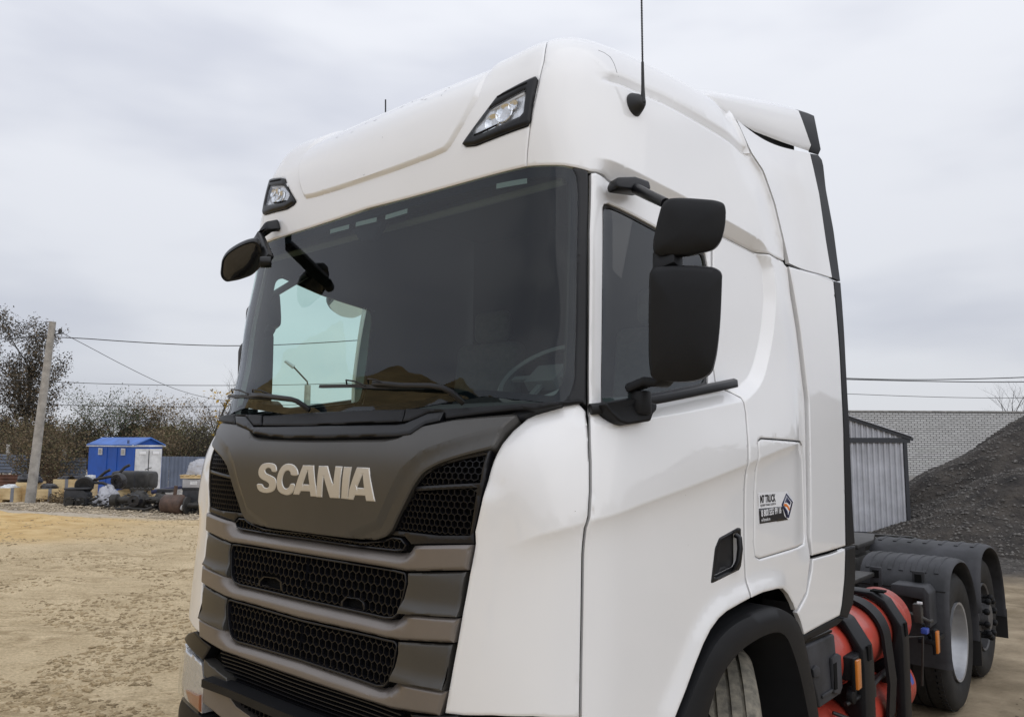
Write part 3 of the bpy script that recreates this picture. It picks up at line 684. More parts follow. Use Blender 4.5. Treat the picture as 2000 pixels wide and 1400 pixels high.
for P in both(T([(798,1119),(910,1116),(896,1204),(783,1197),(798,1140)], 1))+both(T([(779,1253),(883,1258),(870,1347),(768,1328),(779,1275)], 1)):
    P_ = np.array(P)
    def blk(A, P_=P_): y0, y1 = P_[:, 1].min(), P_[:, 1].max(); return .016*np.clip((y0+.05-A[:, 1])/.035, 0, 1)-.006*smoothstep((A[:, 1]-y1+.04)/.04)
    panel('grille_side_block', P_, 'grey_panel', truck, off=.006, rel=False, grid=.018, depth=.04, fn=blk)
# lower bumper: dark recess, louvres, third mesh, lower bar
LOWB = cpx([(628,1343),(700,1368),(760,1387),(856,1402),(848,1470),(628,1440)])
L0, L1 = T([(628,1352), (800,1400)]); 
for k in range(7):
    t0 = 1.075-k*.017
    mb = MB(); ss = np.linspace(-.62, .62, 30); a = S(ss, np.full(30, t0))+SN(ss, np.full(30, t0))*(-.02-.004*k)
    mb.sweep(a, [(-.002, -.003), (.016, -.004), (.016, .0), (-.002, .003)]); mb.build('radiator_louvre', 'mesh', truck, smooth=0)
mb = MB(); ss = np.linspace(-.66, .66, 30); mb.sweep(S(ss, np.full(30, .955))+SN(ss, np.full(30, .955))*(-.01), [(-.01, -.012), (.07, -.014), (.07, .018), (.0, .022)]); mb.build('step_ledge', 'plastic', truck, smooth=30)
BM = T([(446,1354),(452,1341),(470,1336),(520,1352),(600,1384),(680,1420),(640,1440),(520,1405),(470,1378)], None)
M['lamp_back'] = mat('pale_satin_reflector', (.66, .67, .69), .25, metal=.6, bump=(30, .8), bump_d=.01)
HL = T([(364,1256),(396,1292),(400,1330),(399,1354),(397,1392),(378,1376),(360,1356),(357,1335),(361,1300)], -1)
BK4 = T([(402,1286),(447,1322),(451,1351),(402,1318)], -1)
BR4 = T([(402,1321),(450,1355),(468,1380),(520,1412),(620,1445),(640,1470),(520,1450),(402,1352)], -1)
CAP = T([(364,1246),(372,1236),(384,1232),(400,1250),(416,1262),(400,1288),(382,1272)], -1)
LSK = T([(360,1360),(380,1382),(402,1400),(402,1440),(352,1420),(353,1385)], -1)
honeycomb('bumper_mesh', np.concatenate([[(-.62, .93), (-.66, .90), (-.62, .80), (-.5, .76), (.5, .76), (.62, .80), (.66, .90), (.62, .93)]]), .018, off=-.01)
for sgn in (1, -1):
    f = (lambda P: P) if sgn < 0 else mirror_st
    panel('bumper_block', f(BK4), 'grey_panel', truck, off=.012, rel=False, grid=.02, depth=.05)
    panel('bumper_bar', f(T([(402,1321),(450,1355),(466,1378),(500,1402),(490,1440),(402,1370)], -1)), 'silver_bar', truck, off=.014, rel=False, grid=.02, depth=.05)
    panel('headlight_cap', f(CAP), 'plastic_satin', truck, off=.012, rel=False, grid=.02, depth=.05)
    hl = panel('headlight', f(HL), 'lamp_back', truck, off=.006, rel=False, grid=.03, depth=.08, edge=0)
    panel('headlight_lens', f(HL), 'lens', hl, off=.022, rel=False, grid=.03, depth=0, edge=0)
    ind = T([(368,1345),(396,1356),(396,1388),(376,1370)], -1)
    panel('indicator', f(ind), 'dull_amber', hl, off=.016, rel=False, grid=.02, depth=.01, edge=.002)
    panel('bumper_skirt', f(LSK), 'plastic', truck, off=.012, rel=False, grid=.03, depth=.08)
BS = [(1.0, .66), (1.33, .66), (1.33, .86), (1.0, .90)]
# lettering
Z5 = lambda L: T([(400+x/5, 700+y/5) for x, y in L], None, .029)
LET = [
 ([(620,1015),(672,1021),(700,1046),(706,1110),(652,1107),(648,1082),(628,1066),(600,1072),(585,1096),(602,1120),(640,1136),(684,1160),(700,1195),(696,1250),(674,1295),(620,1315),(560,1310),(522,1290),(508,1256),(505,1218),(565,1222),(572,1250),(600,1264),(625,1250),(626,1222),(600,1201),(555,1181),(525,1150),(520,1100),(536,1050),(570,1022)], None, .0),
 ([(914,1145),(840,1142),(838,1112),(820,1091),(791,1096),(768,1130),(757,1180),(759,1222),(776,1262),(802,1270),(826,1250),(836,1218),(885,1219),(868,1300),(832,1331),(788,1335),(743,1318),(712,1285),(703,1240),(703,1180),(718,1110),(752,1050),(800,1022),(862,1030),(896,1060),(914,1100)], None, .0012),
 ([(958,1038),(1067,1040),(1088,1255),(1094,1350),(1031,1346),(1024,1298),(938,1295),(918,1331),(859,1327)], [(1004,1092),(1018,1228),(958,1225)], .0),
 ([(1115,1045),(1202,1047),(1254,1230),(1277,1050),(1345,1052),(1320,1366),(1222,1360),(1160,1150),(1146,1355),(1090,1352)], None, .0012),
 ([(1357,1053),(1436,1056),(1406,1284),(1396,1374),(1330,1368)], None, .0),
 ([(1486,1060),(1608,1065),(1665,1396),(1576,1390),(1566,1339),(1466,1335),(1450,1379),(1398,1375),(1409,1282)], [(1542,1128),(1555,1263),(1488,1259)], .0012)]
for q_, (ol, h, o_) in enumerate(LET):
    if q_ < 2: ol = chaikin([np.array(p, float) for p in ol], 1)
    P = Z5(ol); H = [Z5(h)] if h else []
    lo = panel('badge_letter', P, 'letter', bonnet, smooth=30, off=.030+o_, rel=False, grid=.012, depth=.012, edge=.0024, edge_w=.0030, holes=H)
# ------------------------------------------------------------------ cowl
CA = cpx([(628,806),(760,805),(860,800),(940,795),(1040,790),(1100,784),(1130,781),(1140,786),(1100,792),(1062,800),(1032,812),(1013,818),(1000,808),(900,820),(820,838),(790,856),(740,862),(628,860)])
panel('cowl', CA, 'plastic', truck, off=.006, rel=False, grid=.03, depth=.05)
def P2(pts, off): return [P3(x, y, off) for x, y in pts]
panel('cowl_centre_lip', T([(494,833),(556,832),(680,830),(775,828),(790,826),(836,806),(866,803),(858,820),(830,826),(800,846),(775,850),(640,854),(560,854),(520,850),(494,845),(460,826),(458,812),(478,813)], None, .034), 'plastic_satin', truck, off=.036, rel=False, grid=.03, depth=.05, edge=.005, edge_w=.008)
panel('cowl_upper_cover', T([(513,812),(600,806),(700,801),(790,799),(784,822),(700,826),(600,830),(512,830)], None, .025), 'plastic', truck, off=.027, rel=False, grid=.03, depth=.05, edge=.004)
panel('cowl_left_cover', T([(428,812),(456,808),(512,810),(510,829),(494,830),(478,812),(460,812),(458,826),(426,822)], None, .028), 'plastic', truck, off=.03, rel=False, grid=.03, depth=.05, edge=.004)
panel('cowl_right_cover', T([(792,798),(830,797),(872,798),(880,798),(1090,784),(1098,786),(1096,790),(1045,800),(1022,798),(870,816),(866,803),(838,804),(800,820),(786,822)], None, .025), 'plastic', truck, off=.027, rel=False, grid=.03, depth=.05, edge=.004)
# ------------------------------------------------------------------ wipers
def wiper(px_arm, px_blade, bend):
    w = MB(); arm = [P3(x, y, o) for x, y, o in px_arm]
    w.sweep(arm, [(-.011, -.007), (.011, -.007), (.009, .008), (-.009, .008)], up=(0, -1, .2)); a = w.build('wiper', 'plastic_satin', truck, bevel=.003)
    w = MB(); bl = [P3(x, y, o) for x, y, o in px_blade]; w.sweep(bl, [(-.004, -.010), (.004, -.010), (.007, .006), (-.007, .006)], up=(0, -1, .2)); w.build('wiper_blade', 'rubber', a, smooth=30)
    w = MB()
    for (x, y, o) in bend: w.tube([P3(x-14, y-2, o), P3(x-8, y-8, o+.02), P3(x+8, y-6, o+.02), P3(x+22, y+1, o)], .0035, 6)
    w.build('wiper_bracket', 'plastic_satin', a)
    return a
wiper([(916,794,.03),(912,784,.05),(903,770,.06),(886,761,.06),(860,757,.05),(800,756,.04),(770,753,.035),(740,751,.03)],
      [(630,756,.012),(690,755,.014),(760,758,.016),(830,758,.012)], [(703,755,.03),(745,753,.03)])
wiper([(616,806,.03),(611,796,.05),(603,787,.06),(590,782,.06),(560,778,.05),(525,774,.04),(500,773,.03)],
      [(444,775,.012),(480,775,.014),(530,778,.016),(575,783,.012)], [(480,772,.03),(520,772,.03)])
# ------------------------------------------------------------------ roof lamps
for f in ((lambda P: P), mirror_st):
    holeP = T([(925,257),(929,250),(957,217),(970,209),(1028,178),(1029,184),(1024,222),(1017,230),(946,262),(928,265)], 1)
    lamp = panel('roof_lamp', f(np.array(round_poly(LB, .004, 2))), 'plastic_satin', truck, off=.014, rel=False, grid=.02, depth=.05, edge=.006, edge_w=.009, holes=[f(holeP)])
    Lp = holeP.mean(0)+(holeP-holeP.mean(0))*1.0
    panel('lamp_reflector', f(Lp), 'lamp_back', lamp, off=-.004, rel=False, grid=.012, depth=0, edge=0, fn=lambda A: .005*np.sin(A[:, 0]*62)*np.sin(A[:, 1]*53+1))
    for (cx, cy, r) in ((985,222,.038), (962,240,.034), (1003,207,.022)):
        c = T([(cx, cy)], 1)[0]; c = c if f(np.array([c]))[0][0] > 0 else np.array([-c[0], c[1]])
        p = S(*c)[0]-SN(*c)[0]*.008; b = MB(); n = Vector(SN(*c)[0]); b.lathe([(0, 0), (.003, r*.5), (.011, r*.9), (.013, r), (.010, r*1.06)], 24, 'z')
        o = b.build('lamp_bowl', 'reflector', lamp, smooth=60); o.rotation_euler = n.to_track_quat('Z', 'Y').to_euler(); o.location = p
    ed = T([(950,214),(966,205),(1024,176),(1024,184),(966,213),(946,224)], 1)
    panel('light_guide', f(ed), 'white_print', lamp, off=.001, rel=False, grid=.02, depth=.01, edge=.001)
    panel('lamp_lens', f(Lp), 'lens', lamp, off=.0085, rel=False, grid=.03, depth=0, edge=0)
    for L_ in ([(974,193),(985,187),(1033,165),(1032,169),(988,190),(976,196)], [(930,266),(977,245),(976,249),(946,264),(930,269)]):
        panel('bezel_vent', f(T(L_, 1)), 'void', lamp, off=.0146, rel=False, edge=0, depth=0, grid=.02)
# ------------------------------------------------------------------ helper: planes and mirrored copies
def on_plane(px, py, c, n): d = ray(px, py); c = np.array(c, float); n = np.array(n, float); return CAM+d*(((c-CAM)@n)/(d@n))
def flip_copy(o, parent, base=None, dx=0.0):
    me = o.data.copy(); n = len(me.vertices); co = np.empty(n*3); me.vertices.foreach_get('co', co); co = co.reshape(-1, 3)
    mw = np.array(o.matrix_basis); mw = mw if base is None else base@mw; co = co@mw[:3, :3].T+mw[:3, 3]; co[:, 0] *= -1; co[:, 0] += dx; me.vertices.foreach_set('co', co.ravel()); me.flip_normals()
    q = bpy.data.objects.new(o.name.split('.')[0], me); COL.objects.link(q); q.parent = parent
    for ch in list(o.children): flip_copy(ch, q, mw, dx)
    return q
def V3(p): return Vector(tuple(float(x) for x in p))
# ------------------------------------------------------------------ door mirrors
def dome_head(name, back, front, n, d, m, parent, depth_rows=5):
    """back/front: outlines (3-D, same count); rounded shell bulging from back to front"""
    B, Fr = np.array(back), np.array(front); c = Fr.mean(0); rows = [B]
    for k in range(1, depth_rows+1):
        u = k/depth_rows; rows.append(B+(Fr-B)*math.sin(u*math.pi/2)+0)
    rows.append(c+(Fr-c)*.90-np.array(n)*.008); rows.append(c+(Fr-c)*.6-np.array(n)*.016); rows.append(c+(Fr-c)*.25-np.array(n)*.020)
    N = len(B); vs = np.concatenate(rows); fs = []
    for i in range(len(rows)-1):
        for j in range(N): fs.append((i*N+j, i*N+(j+1) % N, (i+1)*N+(j+1) % N, (i+1)*N+j))
    fs.append(tuple((len(rows)-1)*N+j for j in range(N))); mb = MB(); mb.add(vs, fs)
    o = mb.build(name, m, parent, smooth=60)
    g = MB(); cb = B.mean(0); inner = cb+(B-cb)*.93-np.array(n)*.004
    g.add(list(B)+list(inner), [(j, (j+1) % N, N+(j+1) % N, N+j) for j in range(N)]); g.build('mirror_rim', m, o, smooth=0)
    g = MB(); g.add(list(inner), [tuple(range(N))]); g.build('mirror_glass', 'mirror', o, smooth=0)
    return o
nm = np.array([-.17, .985, 0.0]); nm /= np.linalg.norm(nm)
def head(outline, c, d, shift, m, up=0.0):
    fr = []; bk = []
    for (x, y) in outline:
        fr.append(on_plane(x, y, np.array(c)-nm*d, nm)); 
    xs = np.array(outline, float); x0, x1 = xs[:, 0].min(), xs[:, 0].max()
    for (x, y) in outline:
        k = (x1-x)/(x1-x0); bk.append(on_plane(x+shift*k, y, c, nm))
    fr = np.array(fr); cf = fr.mean(0); fr = cf+(fr-cf)*.99
    fr = fr-(np.array([1, 0, 0])*.0)
    bk = np.array(bk)
    return dome_head('mirror_housing', round_poly(bk, .05, 5), round_poly(fr, .05, 5), nm, d, m, truck)
mc = on_x(1338, 632, 1.40)
h1 = head([(1268,522),(1300,519),(1350,518),(1395,522),(1411,532),(1410,560),(1407,630),(1400,690),(1390,728),(1368,742),(1335,747),(1290,745),(1270,738),(1266,700),(1266,600)], mc, .10, 16, 'plastic')
mc2 = on_x(1345, 445, 1.40)
h2 = head([(1296,386),(1340,387),(1395,391),(1414,397),(1418,410),(1417,440),(1409,470),(1395,488),(1360,497),(1330,503),(1290,500),(1276,496),(1274,478),(1283,430)], mc2, .10, 14, 'plastic')
b = MB(); b.sweep([on_plane(1304, 490, mc2-nm*.05, nm), on_plane(1304, 530, mc-nm*.05, nm)], [(-.045, -.03), (.045, -.03), (.045, .03), (-.045, .03)], up=(0, 1, 0)); mst = b.build('mirror_stem', 'plastic', truck, bevel=.012)
# upper bracket: foot on the pillar, arm out to the head
foot = [P3(1187, 366, .0), P3(1192, 354, .0), P3(1225, 353, .0), P3(1252, 362, .0), P3(1256, 378, .0), P3(1236, 382, .0), P3(1190, 376, 0)]
nf = SN(*trace(1222, 366))[0]; b = MB(); F0 = [p-nf*.01 for p in foot]; cf = sum(foot)/len(foot)
b.prism(F0, nf*.055); mf = b.build('mirror_foot', 'plastic_satin', truck, bevel=.015, seg=3)
b = MB(); a0 = P3(1228, 376, .035); a1 = on_plane(1300, 397, mc2-nm*.05, nm); b.tube([a0, a0*.6+a1*.4, a1], [.021, .019, .018], 10); ma = b.build('mirror_arm', 'plastic_satin', truck, smooth=60)
# lower bracket on the door shoulder
pts = [(1152,792),(1160,789),(1213,782),(1262,792),(1261,806),(1254,812),(1250,826),(1205,832),(1190,828),(1168,808)]
nl = SN(*trace(1215, 808))[0]; b = MB(); b.prism([P3(x, y, -.02) for x, y in pts], nl*.075); ml = b.build('mirror_foot', 'plastic', truck, bevel=.014, seg=3)
so_ = P3(1234, 792, .035); b = MB(); up_ = V3(so_)
b.tube([so_+np.array([0, 0, -.035]), so_+np.array([0, 0, .045])], .040, 20); mk = b.build('mirror_socket', 'plastic', truck, bevel=.006)
e_ = on_plane(1312, 742, mc-nm*.05, nm); b = MB(); s0 = so_+np.array([0, 0, .05])
b.sweep([s0+np.array([-.03, -.03, 0]), s0*.75+e_*.25+np.array([0, 0, .02]), s0*.3+e_*.7, e_+np.array([0, 0, .03])], [(-.035, -.016), (.035, -.016), (.030, .016), (-.030, .016)]); mr = b.build('mirror_arm', 'plastic', truck, bevel=.010)
for o in (mf, ml, mk): flip_copy(o, truck)
for o in (h1, h2, mst, ma, mr):                    # the far pair is folded in towards its window
    q = flip_copy(o, truck); 
    for w_ in [q]+list(q.children): w_.data.transform(Matrix.Translation((.14, .09, 0)))
# trim strip under the door window
tr_ = [(1151,801),(1183,797),(1240,786),(1290,777),(1340,767),(1390,757),(1432,748)]
b = MB(); b.sweep([P3(x, y, .010) for x, y in tr_], [(-.018, -.018), (.012, -.018), (.012, .012), (-.004, .020), (-.018, .014)]); q = b.build('window_trim', 'plastic_satin', truck, bevel=.003); flip_copy(q, truck)
# look-down mirror on the far front corner
cM = on_y(473, 512, .06); M['gloss_black'] = mat('gloss_black_plastic', (.012, .012, .013), .10, coat=.6)
nM = np.array([.62, -.45, -.62]); nM /= np.linalg.norm(nM)
ol = [(431,536),(434,508),(444,495),(462,483),(482,474),(498,471),(507,478),(513,500),(509,522),(492,538),(466,547),(442,551),(434,545)]
F = np.array(round_poly([on_plane(x, y, cM, nM) for x, y in ol], .02, 3)); c0 = F.mean(0); b = MB(); N = len(F)
rows = [F, c0+(F-c0)*1.04-nM*.012, c0+(F-c0)*1.02-nM*.035, c0+(F-c0)*.85-nM*.06, c0+(F-c0)*.45-nM*.07]
b.add(np.concatenate(rows), [(i*N+j, i*N+(j+1) % N, (i+1)*N+(j+1) % N, (i+1)*N+j) for i in range(4) for j in range(N)]+[tuple(4*N+j for j in range(N))])
fm = b.build('look_down_mirror', 'plastic_satin', truck, smooth=60)
b = MB(); Gm = c0+(F-c0)*.90-nM*.004; 
ctr = c0+nM*.012; Gr = [Gm, ctr+(Gm-c0)*.5, ]
b.add(list(F)+list(Gm), [(j, (j+1) % N, N+(j+1) % N, N+j) for j in range(N)]); b.build('mirror_rim', 'plastic_satin', fm, smooth=0)
b = MB(); b.add(list(Gm)+list(c0+(Gm-c0)*.6+nM*.010)+[c0+nM*.014], [(j, (j+1) % N, N+(j+1) % N, N+j) for j in range(N)]+[(N+j, N+(j+1) % N, 2*N) for j in range(N)]); b.build('mirror_glass', 'gloss_black', fm, smooth=80)
b = MB(); A0 = P3(541, 446, -.01); A1 = P3(533, 470, .075); A2 = on_y(524, 508, .10)
b.sweep([P3(546, 440, .0), P3(541, 447, .045), A1, A2], [(-.028, -.018), (.028, -.018), (.028, .018), (-.028, .018)], up=(.3, -1, 0)); b.build('mirror_arm', 'plastic_satin', truck, bevel=.010)
b = MB(); b.tube([on_y(530, 512, .10), on_y(508, 512, .06)], .026, 14); b.build('mirror_joint', 'plastic_satin', truck, bevel=.004)
# kerb mirror above the far door window, seen through the cab
ck = on_x(685, 585, -1.36); b = MB(); oc = [(640,590),(645,574),(660,566),(715,572),(731,582),(726,598),(712,612),(690,622),(665,618),(648,606)]
nk = np.array([.85, -.2, -.48]); nk /= np.linalg.norm(nk); Fk = np.array(round_poly([on_plane(x, y, ck, nk) for x, y in oc], .03, 3)); c0 = Fk.mean(0); N = len(Fk)
b.add(np.concatenate([Fk, c0+(Fk-c0)*1.03-nk*.03, c0+(Fk-c0)*.8-nk*.07, c0+(Fk-c0)*.3-nk*.08]), [(i*N+j, i*N+(j+1) % N, (i+1)*N+(j+1) % N, (i+1)*N+j) for i in range(3) for j in range(N)]+[tuple(3*N+j for j in range(N))]); km = b.build('kerb_mirror', 'plastic_satin', truck, smooth=60)
b = MB(); b.add(list(c0+(Fk-c0)*1.0)+[c0+nk*.01], [(j, (j+1) % N, N) for j in range(N)]); b.build('mirror_glass', 'mirror', km, smooth=80)
b = MB(); b.tube([c0-nk*.05, c0-nk*.05+np.array([.10, 0, .16])], .02, 8); b.build('mirror_arm', 'plastic_satin', km)
# ------------------------------------------------------------------ antennas
na = SN(*trace(1238, 206))[0]; ab = P3(1238, 206, -.004)
b = MB(); b.lathe([(0, .040), (.006, .040), (.03, .030), (.048, .020), (.055, .012), (.055, 0)], 24, 'z'); an = b.build('antenna', 'rubber', truck, smooth=50)
an.location = ab; an.rotation_euler = V3(na+np.array([0, 0, -.15])).to_track_quat('Z', 'Y').to_euler(); an.scale = (1.0, 1.25, 1)
p0 = ab+na*.052+np.array([0, 0, .0]); tip = on_plane(1252, -70, p0, (.0, 1, 0)); r1 = p0+(tip-p0)*.27
b = MB(); b.tube([p0-np.array([0, 0, .015]), p0+(tip-p0)*.08, r1*.99+p0*.01, r1], [.010, .007, .0055, .003], 10); b.tube([r1, tip], .0030, 6)
for k in range(60):
    u = k/60; q = r1+(tip-r1)*u; b.tube([q, q+(tip-r1)*.006], .0042, 6)
am = b.build('antenna_mast', 'rubber', truck, smooth=50)
b = MB(); b.tube([on_y(753, 226, .95), on_y(753, 195, .95)], .0045, 6); b.build('roof_antenna', 'rubber', truck)
# seams on the roof side
def seam(pts, w=.0016, side=1, both_=True):
    Q = T(pts, 1); Q = resample(Q, .03, False)
    for sg in (1, -1):
        L_ = Q*[sg, 1]; o = relief(L_); P = S(L_[:, 0], L_[:, 1])+SN(L_[:, 0], L_[:, 1])*(o[:, None]-.0002); b = MB(); b.tube(P, w*.6, 5); b.build('body_seam', 'rubber', truck, smooth=0)
seam([(1168,100),(1180,104),(1192,112),(1199,124),(1205,142),(1209,149)])
seam([(1409,452),(1440,468),(1470,484),(1488,492)], .001)
# paint chips along the roof's leading edge
cr_ = random.Random(5)
for (x, y) in [(872,180),(878,174),(806,200),(812,197),(786,211),(735,238),(717,243),(690,261),(672,266),(865,190),(833,197),(826,197),(660,272),(752,272),(716,344)]:
    c = trace(x, y)
    if np.abs(project(S(*c))[0][0]-[x, y]).max() > 3: continue
    k = cr_.uniform(.0025, .006); a = cr_.uniform(0, 3.1); d = np.array([math.cos(a)*.6+.5, math.sin(a)*.4]); d /= np.linalg.norm(d); e = np.array([-d[1], d[0]])
    q = [c+d*k*u*2.2+e*k*v*.6 for u, v in ((-1, 0), (-.4, .5), (.3, .3), (1, .2), (.5, -.4), (-.3, -.5))]
    panel('paint_chip', q, 'chip', roof_front, off=.0006, edge=0, depth=0, grid=.01)
# ------------------------------------------------------------------ upper side deflector (stands proud behind the narrowing roof) and roof deflector
fr = [P3(x, y) for x, y in [(1438,233),(1467,297),(1491,333),(1513,395),(1531,470),(1541,514)]]
re = [on_y(1582, 300, 2.42), on_y(1589, 330, 2.43), on_y(1600, 380, 2.45), on_y(1613, 470, 2.47), on_y(1625, 542, 2.49)]
def interp(P, n):
    P = np.array(P); L_ = np.concatenate([[0], np.cumsum(np.linalg.norm(np.diff(P, axis=0), axis=1))]); u = np.linspace(0, L_[-1], n)
    return np.stack([np.interp(u, L_, P[:, k]) for k in range(3)], 1)
fr_i, re_i = interp(fr, 22), interp(re, 22)
bk_i = interp([on_y(1598, 303, 2.56), on_y(1607, 315, 2.58), on_y(1613, 370, 2.60), on_y(1628, 450, 2.62), on_y(1641, 549, 2.64)], 22)
def sheet(name, A, B, m, nx, bulge, parent, th=.02, dip=0.0):
    vs = []; n = len(A)
    for i in range(nx+1):
        u = i/nx; h = bulge(u)
        for j in range(n): vs.append(A[j]*(1-u)+B[j]*u+np.array([h, 0, -dip*math.sin(math.pi*min(1, u*1.02))*(1-j/(n-1))**5]))
    vs = np.array(vs); inn = vs+np.array([-th, 0, 0]); mb = MB(); N = len(vs)
    fs = [(i*n+j, (i+1)*n+j, (i+1)*n+j+1, i*n+j+1) for i in range(nx) for j in range(n-1)]
    fs += [tuple(N+q for q in f[::-1]) for f in fs]
    bd = [j for j in range(n)]+[i*n+n-1 for i in range(1, nx+1)]+[nx*n+j for j in range(n-2, -1, -1)]+[i*n for i in range(nx-1, 0, -1)]
    fs += [(bd[k], N+bd[k], N+bd[(k+1) % len(bd)], bd[(k+1) % len(bd)]) for k in range(len(bd))]
    mb.add(list(vs)+list(inn), fs); return mb.build(name, m, parent, smooth=40)
ud = sheet('upper_side_deflector', fr_i+np.array([0, .006, 0]), re_i, 'white', 16, lambda u: .0 if u == 0 else -.012*math.sin(math.pi*min(1, u*1.4))+.0, truck, dip=.034)
us = sheet('deflector_edge_strip', re_i+np.array([0, .004, 0]), bk_i, 'plastic', 3, lambda u: 0, truck)
flip_copy(ud, truck); flip_copy(us, truck)
b = MB(); b.prism([fr[0]+np.array([-.035, 0, .045]), re[0]+np.array([-.05, -.10, .05]), re[0]+np.array([-.05, -.10, -.12]), fr[0]+np.array([-.035, 0, -.12])], (-.015, 0, 0)); q = b.build('deflector_shadow_gap', 'void', truck); q.name = 'deflector_shade_sheet'; flip_copy(q, truck)  # dark sheet added to stand for the shade in the deflector gap
topP = [(1330,168),(1360,170),(1395,171),(1450,181),(1510,193),(1556,204)]; botP = [(1380,190),(1405,208),(1432,227),(1480,245),(1530,265),(1584,284)]
xs_ = [1.02, 1.03, 1.05, 1.07, 1.09, 1.11]
tp = interp([on_x(*p, x) for p, x in zip(topP, xs_)], 14); bp_ = interp([on_x(*p, x+.03) for p, x in zip(botP, xs_)], 14)
def defl_section(t, bt, y_off=0):
    pts = [(0, t[2]+.035), (.5, t[2]+.030), (.8, t[2]+.018), (t[0]-.10, t[2]+.008), (t[0]-.03, t[2]-.008), (t[0]+.005, t[2]-.035), (t[0]+(bt[0]-t[0])*.4, t[2]*.6+bt[2]*.4), (bt[0], bt[2])]
    R = [np.array([x, t[1]*(1-k)+bt[1]*k, z]) for (x, z), k in zip(pts, (0, 0, 0, 0, 0, .1, .4, 1))]
    return [p*np.array([-1, 1, 1]) for p in R[:0:-1]]+R
def loft(name, secs, m, parent, smooth=45, th=None):
    mb = MB(); n = len(secs[0]); vs = [p for s_ in secs for p in s_]
    fs = [(i*n+j, (i+1)*n+j, (i+1)*n+j+1, i*n+j+1) for i in range(len(secs)-1) for j in range(n-1)]
    if th:
        N = len(vs); c = np.mean(vs, 0); vs = vs+[p-np.array([np.sign(p[0])*th*.5, 0, th]) for p in vs]; fs2 = [tuple(N+q for q in f[::-1]) for f in fs]
        L = len(secs)-1; bd = list(range(n))+[i*n+n-1 for i in range(1, L+1)]+[L*n+j for j in range(n-2, -1, -1)]+[i*n for i in range(L-1, 0, -1)]
        fs = fs+fs2+[(bd[k], N+bd[k], N+bd[(k+1) % len(bd)], bd[(k+1) % len(bd)]) for k in range(len(bd))]
    mb.add(vs, fs); return mb.build(name, m, parent, smooth=smooth)
loft('roof_deflector', [defl_section(a, c) for a, c in zip(tp, bp_)], 'white', truck, th=.03)
tt, bb_ = on_x(1556, 205, 1.11), on_x(1584, 286, 1.14); tt2, bb2 = on_x(1588, 216, 1.11), on_x(1603, 292, 1.15)
loft('deflector_edge_strip', [defl_section(tt+[0, .004, 0], bb_+[0, .004, 0]), defl_section(tt2, bb2)], 'plastic', truck, th=.03)
b = MB(); b.prism([(.985, 1.55, 3.40), (.985, 2.36, 3.40), (.985, 2.36, 3.66), (.985, 1.60, 3.56)], (-.02, 0, 0)); b.prism([(-.985, 1.55, 3.40), (-.985, 2.36, 3.40), (-.985, 2.36, 3.66), (-.985, 1.60, 3.56)], (.02, 0, 0)); b.box((0, 2.1, 3.60), (1.9, .05, .25)); b.box((.95, 2.2, 3.5), (.06, .5, .05)); b.box((-.95, 2.2, 3.5), (.06, .5, .05)); b.build('deflector_bracket_and_shade', 'dark_steel', truck)  # bracket bars, with dark side sheets added as shade behind the gap
# ------------------------------------------------------------------ sticker on the hatch
def ST(u, v):                                     # sticker plane, u along, v down, 0..1
    tl, tr, bl, br = [np.array(p, float) for p in ((1479, 962), (1541, 960), (1481, 1024), (1543, 1014))]
    p = (tl*(1-u)+tr*u)*(1-v)+(bl*(1-u)+br*u)*v; return p
def stk(name, uv, m, off, par, rnd=0):
    P = T([ST(u, v) for u, v in uv], 1)
    if rnd: P = np.array(round_poly(P, rnd, 3))
    return panel(name, P, m, par, off=off, edge=0, depth=.0006, grid=.02, rel=True)
pl = stk('dealer_sticker', [(.0, .0), (.86, .0), (.93, -.03), (1.14, .38), (1.0, .84), (.97, 1.0), (.02, 1.0)], 'white_print', .0012, truck, .004)
stk('sticker_band', [(.02, .50), (.76, .50), (.82, .84), (.92, .985), (.03, .985)], 'black_print', .0017, pl, .004)
stk('sticker_emblem', [(.90, .04), (1.10, .38), (.96, .93), (.88, .92), (.74, .44)], 'navy_print', .0022, pl, .002)
stk('sticker_emblem', [(.90, .14), (1.045, .38), (.93, .82), (.79, .46)], 'white_print', .0027, pl)
stk('sticker_emblem', [(.905, .17), (1.02, .38), (.99, .48), (.90, .37), (.83, .38)], 'navy_print', .0031, pl)
stk('sticker_emblem', [(.80, .42), (.88, .42), (.96, .54), (.985, .62), (.965, .68), (.90, .54), (.83, .50)], 'orange_print', .0032, pl, .001)
stk('sticker_emblem', [(.80, .53), (.85, .56), (.91, .68), (.925, .78), (.90, .79), (.82, .58)], 'navy_print', .0031, pl, .001)
